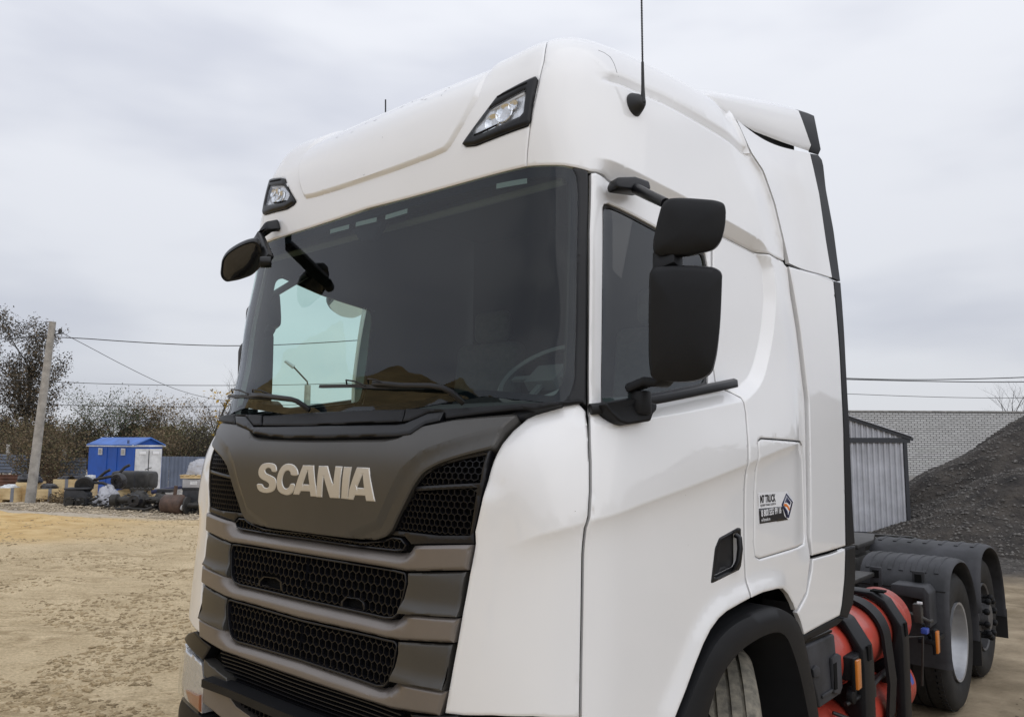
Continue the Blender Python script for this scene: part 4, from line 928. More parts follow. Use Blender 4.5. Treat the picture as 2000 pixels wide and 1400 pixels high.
def text_on(txt, uv0, uv1, hgt, m, off, par, fat=.0, xs=1.0, name='sticker_text'):
    cu = bpy.data.curves.new(name, 'FONT'); cu.body = txt; cu.size = 1; cu.offset = fat; cu.resolution_u = 3
    o = bpy.data.objects.new(name, cu); COL.objects.link(o); dg = bpy.context.evaluated_depsgraph_get(); me = bpy.data.meshes.new_from_object(o.evaluated_get(dg)); bpy.data.objects.remove(o); bpy.data.curves.remove(cu)
    n = len(me.vertices); co = np.empty(n*3); me.vertices.foreach_get('co', co); co = co.reshape(-1, 3)
    w = co[:, 0].max()-co[:, 0].min(); co[:, 0] = (co[:, 0]-co[:, 0].min())/w; co[:, 1] = co[:, 1]/.72
    A, B = T([ST(*uv0), ST(*uv1)], 1); d = B-A; up = np.array([0, 1.0])
    Q = A+co[:, 0:1]*d+co[:, 1:2]*up*hgt; P = S(Q[:, 0], Q[:, 1])+SN(Q[:, 0], Q[:, 1])*(off+relief(Q))[:, None]
    me.vertices.foreach_set('co', P.ravel()); me.materials.clear(); me.materials.append(M[m]); o = bpy.data.objects.new(name, me); COL.objects.link(o); o.parent = par; return o
text_on('M7 TRUCK', (.07, .32), (.56, .30), .030, 'black_print', .0018, pl, .045)
text_on('грузовая техника с пробегом', (.07, .44), (.56, .42), .011, 'black_print', .0018, pl, .01)
text_on('8 800 555 99 16', (.09, .76), (.72, .72), .027, 'white_print', .0024, pl, .03)
text_on('m7truck.ru', (.09, .92), (.36, .91), .013, 'white_print', .0024, pl, .02)
# ------------------------------------------------------------------ door handle
for sg in (1, -1):
    f = (lambda P: P) if sg > 0 else mirror_st
    hb = panel('handle_recess', f(np.array(round_poly(HD, .008, 3))), 'plastic_satin', truck, off=.003, grid=.02, depth=.02, edge=.003, holes=[f(np.array(round_poly(HD.mean(0)+(HD-HD.mean(0))*.82, .008, 3)))])
    panel('recess_pan', f(np.array(round_poly(HD.mean(0)+(HD-HD.mean(0))*.84, .008, 3))), 'rubber', hb, off=-.028, grid=.02, depth=-.03, edge=0)
b = MB(); b.sweep([P3(x, y, o) for x, y, o in [(1434,1043,.002),(1435,1048,.020),(1434,1070,.026),(1432,1095,.024),(1430,1112,.010)]], [(-.012, -.010), (.012, -.010), (.012, .008), (-.012, .008)], up=(1, 0, 0)); q = b.build('door_handle', 'plastic_satin', truck, bevel=.006, seg=3); flip_copy(q, truck)
b = MB(); b.tube([P3(1437, 1107, .0), P3(1437, 1107, .012)], .012, 16); q = b.build('door_lock', 'plastic', truck, bevel=.002)
# ------------------------------------------------------------------ wheels, arches, tanks, chassis
M['dark_rim'] = mat('dusty_dark_rim', (.10, .10, .105), .5, metal=.4, vary=(8, .3))
def wheel(x_out, y, z, R, w, parent, dusty=False, drive=False):
    t = MB(); x0 = x_out-w
    prof = [(x0+.02, .30), (x0+.005, .36), (x0, .42), (x0+.01, R-.035), (x0+.035, R-.008)]
    for x in np.linspace(x0+.075, x_out-.075, 4): prof += [(x-.007, R), (x-.005, R-.014), (x+.005, R-.014), (x+.007, R)]
    prof += [(x_out-.035, R-.008), (x_out-.01, R-.035), (x_out, .42), (x_out-.004, .36), (x_out-.02, .30), (x_out-.03, .288)]
    # side profile scaled when the tyre is larger than standard
    prof = [(a, b_*(R/.5) if b_ < .43 else b_) for a, b_ in prof]
    t.lathe(prof, 72, 'x', (0, y, z)); ty = t.build('wheel', 'tyre_worn' if dusty else 'tyre', parent, smooth=40)
    tr = MB()                                      # tread sipes and shoulder lugs
    for k in range(0 if dusty else 64):
        a = 2*math.pi*k/64
        for xx, ww in ((x0+.062, .045), (x_out-.062, .045)):
            c = Vector((xx, y+math.cos(a)*(R-.010), z+math.sin(a)*(R-.010))); tr.box(c, (ww, .026, .022), Matrix.Rotation(a-math.pi/2, 3, 'X'))
    if not dusty: tl_ = tr.build('tread_lug', 'tyre_worn' if dusty else 'tyre', ty, smooth=0); tl_['kind'] = 'stuff'
    s = R/.5; r = MB()
    if drive: pr = [(x_out-.03, .285*s), (x_out-.012, .28*s), (x_out-.02, .265*s), (x_out-.10, .255*s), (x_out-.16, .24*s), (x_out-.15, .17*s), (x_out-.04, .15*s), (x_out-.03, .11*s), (x_out+.03, .10*s), (x_out+.035, 0)]
    else: pr = [(x_out-.03, .285*s), (x_out-.006, .288*s), (x_out-.010, .272*s), (x_out-.05, .262*s), (x_out-.10, .25*s), (x_out-.16, .22*s), (x_out-.19, .17*s), (x_out-.185, .10*s), (x_out-.15, .09*s), (x_out-.15, 0)]
    r.lathe(pr, 56, 'x', (0, y, z)); r.build('rim', 'dark_rim' if drive else 'rim', ty, smooth=40)
    for k in range(10):
        bn = MB()
        a = 2*math.pi*k/10+.2; rr = .168*s if not drive else .165*s; c = (x_out-(.18 if not drive else .06), y+math.cos(a)*rr, z+math.sin(a)*rr)
        bn.lathe([(0, .017), (.035, .017), (.045, .010), (.045, 0)], 8, 'x', c)
        if drive: bn.lathe([(.0, .015), (.07, .015), (.075, .024), (.09, .028), (.108, .024), (.115, .012), (.117, 0)], 12, 'x', c)
        bn.build('wheel_nut', 'dark_steel' if not drive else 'plastic', ty, smooth=40)
    return ty
FW = 1.45
for sg in (1, -1):
    def side(x_out, w): return x_out if sg > 0 else -x_out
    if sg > 0:
        w1 = wheel(.1575, 0, .54, .54, .315, truck, dusty=True); w1.location = (1.0, FW, 0); w1.rotation_euler = (0, 0, R_(30))
        w2 = wheel(1.235, 5.02, .5, .5, .385, truck); w3 = wheel(1.21, 6.16, .5, .5, .30, truck, drive=True)
        w4 = wheel(.86, 6.16, .5, .5, .30, truck)
    else:
        for w in (w1, w2, w3, w4): flip_copy(w, truck)
# front arch: traced crest and lip, swept inwards over the tyre
cr3 = [on_x(x, y, 1.25) for x, y in [(1322,1440),(1340,1386),(1366,1320),(1394,1260),(1428,1222),(1470,1200),(1510,1186),(1540,1194),(1560,1214),(1572,1250),(1582,1300),(1596,1372),(1604,1440)]]
in3 = [on_x(x, y, 1.262) for x, y in [(1374,1440),(1384,1390),(1402,1330),(1438,1276),(1480,1246),(1515,1232),(1534,1238),(1546,1262),(1562,1312),(1574,1368),(1580,1400),(1584,1425),(1588,1450)]]
sm = lambda P: interp(chaikin(P, 2, False), 40)
c_, i_ = sm(cr3), sm(in3); fm_ = c_*.55+i_*.45+np.array([.012, 0, 0])
rows = [np.stack([np.full(40, .80), c_[:, 1], c_[:, 2]-.01], 1), np.stack([np.full(40, 1.12), c_[:, 1], c_[:, 2]+.012], 1), np.stack([np.full(40, 1.225), c_[:, 1], c_[:, 2]+.008], 1), c_, fm_, i_, i_-np.array([.03, 0, 0]), np.stack([np.full(40, 1.10), i_[:, 1], i_[:, 2]], 1), np.stack([np.full(40, .80), i_[:, 1]*.98+FW*.02, i_[:, 2]+.0], 1)]
b = MB(); b.add(np.concatenate(rows), [(a*40+j, a*40+j+1, (a+1)*40+j+1, (a+1)*40+j) for a in range(len(rows)-1) for j in range(39)]); q = b.build('wheel_arch', 'plastic', truck, smooth=50); flip_copy(q, truck)
b = MB(); b.lathe([(.45, .72), (1.13, .72)], 40, 'x', (0, FW, .54), R_(-25), R_(205)); b.lathe([(.44, .0), (.44, .80)], 40, 'x', (0, FW, .54)); q = b.build('arch_liner', 'void', truck); flip_copy(q, truck)
# cab underside and rear wall, frame rails
b = MB(); b.box((0, 1.0, .98), (1.5, 1.8, .5)); b.box((0, 2.30, 1.15), (1.9, .45, .55)); b.build('engine_block', 'void', truck)
b = MB(); b.box((0, 2.10, 2.2), (2.20, .03, 2.0)); b.build('cab_rear_wall', 'grey_panel', truck)
for x in (.42, -.42):
    b = MB(); b.box((x, 4.3, .90), (.08, 5.6, .27)); b.build('chassis_rail', 'dark_steel', truck, bevel=.006)
b = MB(); b.box((0, 4.7, .92), (.8, .10, .2)); b.box((0, 6.9, .90), (.85, .12, .25)); b.tube([(-1.0, 6.16, .5), (1.0, 6.16, .5)], .10, 14); b.tube([(-.9, 5.02, .5), (.9, 5.02, .5)], .07, 12); b.build('axle_beam', 'dark_steel', truck)
b = MB(); b.prism([(x, y, 1.12) for x, y in [(-.5, 5.0), (.52, 5.0), (.5, 5.5), (.38, 5.95), (.10, 6.0), (.06, 5.6), (-.06, 5.6), (-.10, 6.0), (-.38, 5.95)]], (0, 0, .04)); b.box((.35, 5.4, 1.05), (.1, .4, .14)); b.box((-.35, 5.4, 1.05), (.1, .4, .14)); b.build('fifth_wheel', 'dark_steel', truck, bevel=.008)
b = MB(); b.box((.50, 4.45, 1.08), (.26, .30, .06)); b.box((.55, 4.2, 1.02), (.5, .5, .03)); b.tube([(.66, 3.2, 1.05), (.70, 4.0, 1.06), (.5, 4.6, 1.10)], .015, 8); b.build('catwalk', 'dark_steel', truck, bevel=.004)
# tanks
def tank(z, y0, y1, xc=1.01, R=.195):
    b = MB(); pr = [(y0-.10, 0), (y0-.095, R*.35), (y0-.075, R*.65), (y0-.04, R*.88), (y0, R)]+[(y0+(y1-y0)*k/6, R) for k in range(1, 7)]+[(y1+.04, R*.88), (y1+.075, R*.65), (y1+.095, R*.35), (y1+.10, 0)]
    b.lathe(pr, 56, 'y', (xc, 0, z)); o = b.build('gas_tank', 'red', truck, smooth=50)
    b = MB()
    for yy in np.linspace(y0+.12, y1-.1, 4): b.lathe([(yy-.004, R), (yy, R+.0018), (yy+.004, R)], 56, 'y', (xc, 0, z))
    b.build('weld_ring', 'red', o); b = MB(); b.lathe([(y1+.09, .03), (y1+.14, .03), (y1+.15, .02), (y1+.15, 0)], 16, 'y', (xc, 0, z)); b.lathe([(y0-.15, 0), (y0-.15, .02), (y0-.09, .03)], 16, 'y', (xc, 0, z)); b.build('tank_valve', 'steel', o)
    return o
t1 = tank(.845, 2.38, 3.80); t2 = tank(.43, 2.38, 3.84); t3 = tank(.845, 2.38, 3.80, .62); t4 = tank(.43, 2.38, 3.80, .62)
for t_ in (t1, t2): flip_copy(t_, truck)
def curved_label(uv, m, r, name):                 # patch on tank t2, y and angle
    b = MB(); n = 6; vs = [(1.01+r*math.cos(a), y, .43+r*math.sin(a)) for y in np.linspace(uv[0], uv[1], 3) for a in np.linspace(uv[2], uv[3], n)]
    b.add(vs, [(i*n+j, i*n+j+1, (i+1)*n+j+1, (i+1)*n+j) for i in range(2) for j in range(n-1)]); return b.build(name, m, t2, smooth=30)
curved_label((3.62, 3.71, .05, .62), 'white_print', .1965, 'tank_label'); curved_label((3.635, 3.68, .22, .48), 'green_print', .1975, 'tank_label'); curved_label((3.74, 3.80, .16, .66), 'blue_print', .1965, 'tank_label')
def bracket(y, w, m='plastic', x0=.62, slot=True):
    up_ = [(1.01+.206*math.cos(a), .845+.206*math.sin(a)) for a in np.linspace(R_(-68), R_(118), 14)]; lo_ = [(1.01+.206*math.cos(a), .43+.206*math.sin(a)) for a in np.linspace(R_(-80), R_(68), 12)]
    prof = [(x0, 1.085), (1.10, 1.075), (1.175, 1.035), (1.262, .90), (1.268, .80), (1.262, .20), (1.20, .10), (1.06, .14)]+lo_+up_+[(.90, 1.055), (x0, 1.045)]
    b = MB(); b.prism([(x, y-w/2, z) for x, z in prof], (0, w, 0)); o = b.build('tank_bracket', m, truck, bevel=.010, seg=2)
    if slot:
        b = MB(); b.box((1.266, y, .87), (.012, w*.30, .075)); b.build('bracket_slot', 'void', o); b = MB(); b.box((1.12, y, 1.078), (.08, w*.45, .012)); b.build('bracket_slot', 'void', o)
    return o
br1 = bracket(2.70, .17); br2 = bracket(3.42, .14)
b = MB(); arc = [(.72, 1.05)]+[(1.01+.215*math.cos(a), .845+.215*math.sin(a)) for a in np.linspace(1.7, .15, 12)]+[(1.245, .62), (1.23, .43)]+[(1.01+.215*math.cos(a), .43+.215*math.sin(a)) for a in np.linspace(0, -1.0, 6)]
b.sweep([(x, 3.16, z) for x, z in arc], [(-.006, -.065), (-.006, .065), (.012, .065), (.012, -.065)], up=(0, 1, 0)); b.build('tank_strap', 'plastic', truck, smooth=40)
b = MB(); b.tube([(1.20, 2.5, .64), (1.235, 2.62, .66), (1.22, 2.78, .62), (1.2, 2.95, .63), (1.21, 3.1, .66)], .012, 8); b.tube([(1.15, 2.45, .60), (1.24, 2.52, .56), (1.22, 2.60, .50), (1.12, 2.62, .46)], .010, 8); b.tube([(1.18, 3.0, .635), (1.18, 3.5, .635)], .02, 8); b.build('gas_pipe', 'rubber', truck)
for yy in (2.92, 3.30): b = MB(); b.box((1.19, yy, .61), (.06, .08, .07)); b.build('valve_block', 'dark_steel', truck, bevel=.004)
b = MB(); b.tube([(1.05, 3.98, .88), (1.20, 4.02, .84), (1.24, 4.10, .80), (1.22, 4.25, .78)], .012, 8); b.tube([(1.10, 3.95, .70), (1.22, 4.0, .72), (1.20, 4.0, .40)], .008, 8); b.box((1.19, 4.03, .86), (.05, .06, .12)); b.build('valve_block', 'dark_steel', truck, bevel=.004)
b = MB(); b.box((1.20, 4.04, .915), (.03, .02, .035)); b.build('white_tag', 'white_print', truck); b = MB(); b.box((1.22, 4.06, .745), (.04, .06, .035)); b.build('blue_coupling', 'blue_print', truck, bevel=.004)
def marker(c, par):
    b = MB(); b.box(c, (.018, .060, .145)); o = b.build('side_marker', 'amber', truck, bevel=.004); b = MB(); b.box((c[0]-.014, c[1], c[2]), (.02, .075, .165)); b.build('marker_base', 'plastic', o, bevel=.004)
mk1 = on_x(1676, 1316, 1.27); marker(tuple(mk1), truck); mk2 = on_x(1831, 1253, 1.26); marker(tuple(mk2), truck)
b = MB(); b.box((1.20, 2.58, mk1[2]+.02), (.09, .20, .12)); b.lathe([(0, .045), (.03, .045), (.035, 0)], 20, 'x', (1.20, 2.56, mk1[2]-.13)); b.build('junction_box', 'plastic', truck, bevel=.01)
b = MB(); b.box((1.20, mk2[1]+.10, mk2[2]), (.10, .30, .03)); b.tube([(1.2, 4.1, .78), (1.22, 4.25, .62), (1.24, mk2[1], mk2[2]-.05)], .010, 8); b.build('marker_arm', 'plastic', truck, bevel=.004)
# battery box behind the front wheel
BX = [on_x(x, y, 1.215) for x, y in [(1573,1262),(1630,1237),(1641,1356),(1602,1383)]]
b = MB(); b.prism(BX, (-.5, 0, 0)); bb = b.build('battery_box', 'dusty', truck, bevel=.012, seg=3)
def quad(px, off): return [on_x(x, y, 1.215+off) for x, y in px]
b = MB(); b.prism(quad([(1619,1284),(1630,1274),(1636,1278),(1639,1340),(1634,1354),(1624,1352)], .0), (.018, 0, 0)); b.build('box_latch', 'dusty', bb, bevel=.005)
b = MB(); b.prism(quad([(1626,1296),(1632,1292),(1634,1344),(1629,1346)], .014), (.006, 0, 0)); b.build('latch_slot', 'void', bb)
b = MB(); b.prism(quad([(1603,1357),(1627,1341),(1628,1346),(1604,1363)], .0), (.010, 0, 0)); b.build('box_rib', 'dusty', bb, bevel=.003)
b = MB(); b.prism(quad([(1584,1306),(1590,1298),(1597,1302),(1599,1320),(1586,1322)], .0), (.012, 0, 0)); b.build('box_rib', 'dusty', bb, bevel=.004)
b = MB(); g0, g1 = BX[0]+np.array([-.02, 0, .012]), BX[1]+np.array([-.02, 0, .012])
for k in range(26):
    p = g0+(g1-g0)*(k+.5)/26; b.box(p-np.array([.10, 0, 0]), (.22, .006, .012))
b.build('box_grating', 'mesh', bb, smooth=0)['kind'] = 'stuff'
b = MB(); b.lathe([(0, .10), (.30, .10)], 28, 'y', (1.06, 2.05, .40)); b.lathe([(0, 0), (0, .10)], 28, 'y', (1.06, 2.05, .40)); b.lathe([(.30, .10), (.32, .0)], 28, 'y', (1.06, 2.05, .40)); b.build('air_tank', 'plastic', truck)
# rear mudguards: profile along Y/Z swept across X
def guard(y0, y1, ztop, zf, zr, xi, xo, yc, strip=False, flap=True):
    n = 44; F = []
    pr = [(y0+.02, zf), (y0, ztop-.42), (y0+.02, ztop-.22), (y0+.09, ztop-.09), (y0+.20, ztop-.02), (yc-.1, ztop+.0), (yc+.12, ztop-.03), (y1-.24, ztop-.12), (y1-.10, ztop-.28), (y1-.02, ztop-.50), (y1, zr)]
    pr = interp([np.array([0, a, c]) for a, c in chaikin([np.array(p) for p in pr], 2, False)], n)
    rows = []
    for (x, dz, sc_) in ((xi, 0, 1), (xo-.10, .0, 1), (xo-.035, -.004, 1), (xo-.008, -.02, .985), (xo, -.05, .96), (xo-.01, -.055, .95), (xo-.03, -.05, .955), (xi, -.03, .97)):
        c = np.array([0, yc, .5]); q = c+(pr-c)*sc_; rows.append(np.stack([np.full(n, x), q[:, 1], np.maximum(q[:, 2], min(zf, zr)) if 0 else q[:, 2]], 1))
    b = MB(); b.add(np.concatenate(rows), [(a*n+j, a*n+j+1, (a+1)*n+j+1, (a+1)*n+j) for a in range(len(rows)-1) for j in range(n-1)]); g = b.build('mudguard', 'dusty', truck, smooth=50)
    rb = MB(); k0, k1 = int(n*.34), int(n*.66)
    for i in range(7):
        x = xi+.05+(xo-xi-.14)*i/6; path = pr[k0:k1]
        vs = []; m = len(path)
        for w_, h_ in ((-.018, -.002), (-.013, .007), (.013, .007), (.018, -.002)): vs += [np.array([x+w_, p[1], p[2]])+np.array([0, p[1]-yc, p[2]-.5])/np.hypot(p[1]-yc, p[2]-.5)*h_ for p in path]
        rb.add(vs, [(a*m+j, a*m+j+1, (a+1)*m+j+1, (a+1)*m+j) for a in range(3) for j in range(m-1)]+[(0, m, 2*m, 3*m), (m-1, 2*m-1, 3*m-1, 4*m-1)])
    rb.build('mudguard_rib', 'dusty', g, smooth=30)
    if flap:
        fb = MB(); fb.box(((xi+xo)/2, y1+.0, zr-.06), (xo-xi, .012, .26)); fb.build('mud_flap', 'rubber', g)
    return g
g1 = guard(4.49, 5.52, 1.135, .40, .42, .66, 1.275, 5.0)
b = MB(); b.sweep([(.66, 4.488, .94), (1.262, 4.488, .94)], [(-.004, -.005), (.004, -.005), (.004, .005), (-.004, .005)]); b.build('mudguard_joint', 'rubber', g1)
for xx in (.80, 1.09):
    b = MB(); b.box((xx, 4.492, .95), (.085, .022, .24)); l_ = b.build('mudguard_latch', 'dusty', g1, bevel=.006); [ (lambda q: (q.box((xx, 4.480, zz), (ww, .008, hh)), q.build('latch_slot', 'void', l_)))(MB()) for zz, ww, hh in ((1.02, .045, .055), (.94, .03, .035), (.87, .03, .03))]
b = MB(); b.prism([(x, 4.30, z) for x, z in [(.95, .99), (1.17, .99), (1.20, .95), (1.20, .72), (1.16, .70), (1.15, .90), (.95, .92)]], (0, .2, 0)); b.build('mudguard_bracket', 'dusty', g1, bevel=.012)
g2 = guard(5.60, 6.72, 1.135, .62, .42, .40, 1.275, 6.14)
flip_copy(g1, truck); flip_copy(g2, truck)
b = MB(); b.box((0, 7.0, .8), (.9, .06, .5)); b.build('rear_crossmember', 'dark_steel', truck)
# ------------------------------------------------------------------ ground
AX = np.array([math.cos(YAW), math.sin(YAW), 0.0]); AY = np.array([-math.sin(YAW), math.cos(YAW), 0.0])    # right / away, seen from the yard's entrance
def G(px, py, z=0.0): p = on_z(px, py, z); return p
def hash_noise(x, y, seed=0):
    xi, yi = np.floor(x).astype(int), np.floor(y).astype(int); fx, fy = x-xi, y-yi; fx = fx*fx*(3-2*fx); fy = fy*fy*(3-2*fy)
    def h(a, b):
        n = (a*374761393+b*668265263+seed*1442695041) & 0xffffffff; n = ((n ^ (n >> 13))*1274126177) & 0xffffffff; return ((n ^ (n >> 16)) & 0xffff)/65535.0
    return (h(xi, yi)*(1-fx)+h(xi+1, yi)*fx)*(1-fy)+(h(xi, yi+1)*(1-fx)+h(xi+1, yi+1)*fx)*fy
def fbm(x, y, o=4, seed=0): return sum(hash_noise(x*2**k, y*2**k, seed+k)*.5**k for k in range(o))/sum(.5**k for k in range(o))
def ground_h(x, y):
    d = np.hypot(x-CAM[0], y-CAM[1]); near = smoothstep((60-d)/30)
    u = x*AX[0]+y*AX[1]; v = x*AY[0]+y*AY[1]                # across / away
    h = .05*(fbm(x*.35, y*.35, 3, 1)-.5)+.05*(fbm(x*1.3, y*3.1, 3, 5)-.5)+.028*(np.abs(fbm(u*1.6, v*4.2, 4, 9)-.5)*2)
    # wheel ruts running past the truck
    w = v-.12*u+1.2*(fbm(x*.12, y*.12, 2, 3)-.5); rut = np.exp(-((w-11.5)/.25)**2)+np.exp(-((w-9.6)/.25)**2)+.7*np.exp(-((w-6.4)/.2)**2)+.7*np.exp(-((w-14.2)/.3)**2)
    h = h-.04*rut*smoothstep((4-u)/3)
    # low ridge of dug yellow sand in front of the crates
    s0, s1 = G(-60, 1020), G(330, 1040); ab = (s1-s0)[:2]; L = ab@ab; t = ((x-s0[0])*ab[0]+(y-s0[1])*ab[1])/L; dd = np.hypot(x-s0[0]-np.clip(t, 0, 1)*ab[0], y-s0[1]-np.clip(t, 0, 1)*ab[1])
    h = h+np.exp(-(dd/1.3)**2)*(.26-.20*np.clip(t, 0, 1))*(0.6+.8*fbm(x*1.7, y*1.7, 3, 8))
    # keep the stand of the truck flat
    k = smoothstep((np.maximum(np.abs(x)-1.7, 0)+np.maximum(np.abs(y-3.3)-3.6, 0))/1.2)
    return h*near*k-.0*near
def axis(a, b, fine, far, n_far=34):
    c = np.arange(a, b, fine); g = np.geomspace(fine, far, n_far); return np.concatenate([a-np.cumsum(g)[::-1], c, b+np.cumsum(g)])
gx, gy = axis(-27, 7, .10, 160), axis(-9, 24, .10, 160)
X_, Y_ = np.meshgrid(gx, gy); H_ = ground_h(X_.ravel(), Y_.ravel()); nx, ny = len(gx), len(gy)
vs = np.stack([X_.ravel(), Y_.ravel(), H_], 1); ii = (np.arange(ny-1)[:, None]*nx+np.arange(nx-1)[None]).ravel(); fs = np.stack([ii, ii+1, ii+nx+1, ii+nx], 1)
gm_ = bpy.data.meshes.new('ground'); gm_.vertices.add(len(vs)); gm_.vertices.foreach_set('co', vs.ravel()); gm_.loops.add(len(fs)*4); gm_.loops.foreach_set('vertex_index', fs.ravel().astype(np.int32))
gm_.polygons.add(len(fs)); gm_.polygons.foreach_set('loop_start', np.arange(0, len(fs)*4, 4, dtype=np.int32)); gm_.polygons.foreach_set('loop_total', np.full(len(fs), 4, np.int32)); gm_.update(); gm_.shade_smooth()
def ground_mat():
    m = bpy.data.materials.new('sandy_yard'); m.use_nodes = True; t = m.node_tree; b = t.nodes['Principled BSDF']; b.inputs['Roughness'].default_value = .95; b.inputs['Specular IOR Level'].default_value = .15
    N = lambda ty, **k: (lambda n: ([setattr(n, a, v) for a, v in k.items()], n)[1])(t.nodes.new(ty)); L = t.links.new
    c = N('ShaderNodeTexCoord'); P = c.outputs['Object']
    rot = N('ShaderNodeMapping'); rot.inputs['Rotation'].default_value = (0, 0, -YAW); L(P, rot.inputs[0])      # x across, y away
    def noise(sc, det, vec, stretch=None, rough=.6):
        v = vec
        if stretch: mpg = N('ShaderNodeMapping'); mpg.inputs['Scale'].default_value = stretch; L(vec, mpg.inputs[0]); v = mpg.outputs[0]
        n = N('ShaderNodeTexNoise'); n.inputs['Scale'].default_value = sc; n.inputs['Detail'].default_value = det; n.inputs['Roughness'].default_value = rough; L(v, n.inputs['Vector']); return n.outputs[0]
    def ramp(f, p0, p1, c0, c1):
        r = N('ShaderNodeValToRGB'); e = r.color_ramp.elements; e[0].position = p0; e[1].position = p1; e[0].color = (*c0, 1); e[1].color = (*c1, 1); L(f, r.inputs[0]); return r.outputs[0]
    def mix(f, a, b_):
        x = N('ShaderNodeMix', data_type='RGBA'); L(f, x.inputs[0]) if not isinstance(f, float) else setattr(x.inputs[0], 'default_value', f); L(a, x.inputs[6]); L(b_, x.inputs[7]); return x.outputs[2]
    sand = ramp(noise(.9, 8, P), .35, .68, (.56, .450, .285), (.74, .61, .405))
    clod = ramp(noise(3.2, 9, rot.outputs[0], (1.0, 2.6, 1), .68), .44, .60, (.44, .345, .21), (.74, .61, .405))
    wet_shade = ramp(noise(.55, 5, rot.outputs[0], (1, 2.2, 1)), .46, .60, (0, 0, 0), (1, 1, 1))  # damp patches that also bring in painted clod shade
    col = mix(wet_shade, sand, clod)
    fine = ramp(noise(38, 6, P, None, .7), .30, .72, (.62, .60, .57), (1.14, 1.13, 1.12)); mm_ = N('ShaderNodeMix', data_type='RGBA', blend_type='MULTIPLY'); mm_.inputs[0].default_value = 1; L(col, mm_.inputs[6]); L(fine, mm_.inputs[7]); col = mm_.outputs[2]
    dash = ramp(noise(11, 7, rot.outputs[0], (1, 3.4, 1), .66), .575, .64, (1, 1, 1), (.42, .36, .28)); dm = ramp(noise(.8, 4, rot.outputs[0], (1, 2.4, 1)), .36, .50, (0, 0, 0), (1, 1, 1))  # shaded sides of clods painted into the colour as dark dashes
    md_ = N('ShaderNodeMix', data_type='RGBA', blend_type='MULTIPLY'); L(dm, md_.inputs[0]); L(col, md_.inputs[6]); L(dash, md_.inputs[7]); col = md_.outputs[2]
    sx = N('ShaderNodeSeparateXYZ'); L(rot.outputs[0], sx.inputs[0])
    def band(sock, a, b2, wob, amp):                # 0..1 rising from a to b2 along an axis, wobbling
        ad = N('ShaderNodeMath', operation='MULTIPLY_ADD'); L(wob, ad.inputs[0]); ad.inputs[1].default_value = amp; L(sock, ad.inputs[2])
        mr = N('ShaderNodeMapRange', interpolation_type='SMOOTHSTEP'); mr.inputs[1].default_value = a; mr.inputs[2].default_value = b2; L(ad.outputs[0], mr.inputs[0]); return mr.outputs[0]
    wob = noise(.5, 5, P)
    def mul_(a, b2): q = N('ShaderNodeMath', operation='MULTIPLY'); L(a, q.inputs[0]); L(b2, q.inputs[1]); return q.outputs[0]
    def inv(a): q = N('ShaderNodeMath', operation='SUBTRACT'); q.inputs[0].default_value = 1; L(a, q.inputs[1]); return q.outputs[0]
    v0 = float(G(100, 1040)@AY); u1 = float(G(330, 1040)@AX)
    yel = ramp(noise(2.2, 7, rot.outputs[0], (1, 2.0, 1)), .38, .66, (.52, .345, .145), (.68, .50, .25))
    my = mul_(mul_(band(sx.outputs[1], v0-1.8, v0-.4, wob, 1.6), inv(band(sx.outputs[1], v0+3.0, v0+4.4, wob, 1.6))), inv(band(sx.outputs[0], u1-3.0, u1+2.2, wob, 2.0)))
    col = mix(my, col, yel)
    vg = float(G(200, 1008)@AY); grav = ramp(noise(9, 8, rot.outputs[0], (1, 1.6, 1), .75), .38, .62, (.36, .30, .22), (.60, .53, .43))
    mg = mul_(band(sx.outputs[1], vg-.6, vg+.6, wob, 1.2), inv(band(sx.outputs[0], 2.0, 6.0, wob, 1.0))); col = mix(mg, col, grav)
    # darker trodden dirt right of the truck, dark grit round the gravel heap
    dirt = ramp(noise(1.6, 8, P), .36, .66, (.22, .175, .115), (.43, .35, .245)); u2 = float(G(1800, 1390)@AX)
    md = band(sx.outputs[0], u2-2.4, u2-.6, wob, 1.2); col = mix(md, col, dirt)
    grit = ramp(noise(7, 8, P, None, .75), .38, .66, (.040, .037, .034), (.115, .105, .095)); vr = float(G(1900, 1120)@AY); mr2 = mul_(band(sx.outputs[1], vr-.8, vr+1.2, wob, 1.6), band(sx.outputs[0], u2-2.0, u2-.4, wob, 1.2)); col = mix(mr2, col, grit)
    L(col, b.inputs['Base Color'])
    bn = noise(5.5, 10, rot.outputs[0], (1, 1.9, 1), .70); bn2 = noise(55, 5, P, None, .7); ad = N('ShaderNodeMath', operation='MULTIPLY_ADD'); L(bn2, ad.inputs[0]); ad.inputs[1].default_value = .18; L(bn, ad.inputs[2])
    bp = N('ShaderNodeBump'); bp.inputs['Strength'].default_value = .9; bp.inputs['Distance'].default_value = .06; L(ad.outputs[0], bp.inputs['Height']); L(bp.outputs[0], b.inputs['Normal']); return m
M['ground'] = ground_mat(); gm_.materials.append(M['ground']); go = bpy.data.objects.new('ground', gm_); COL.objects.link(go); struct(go)
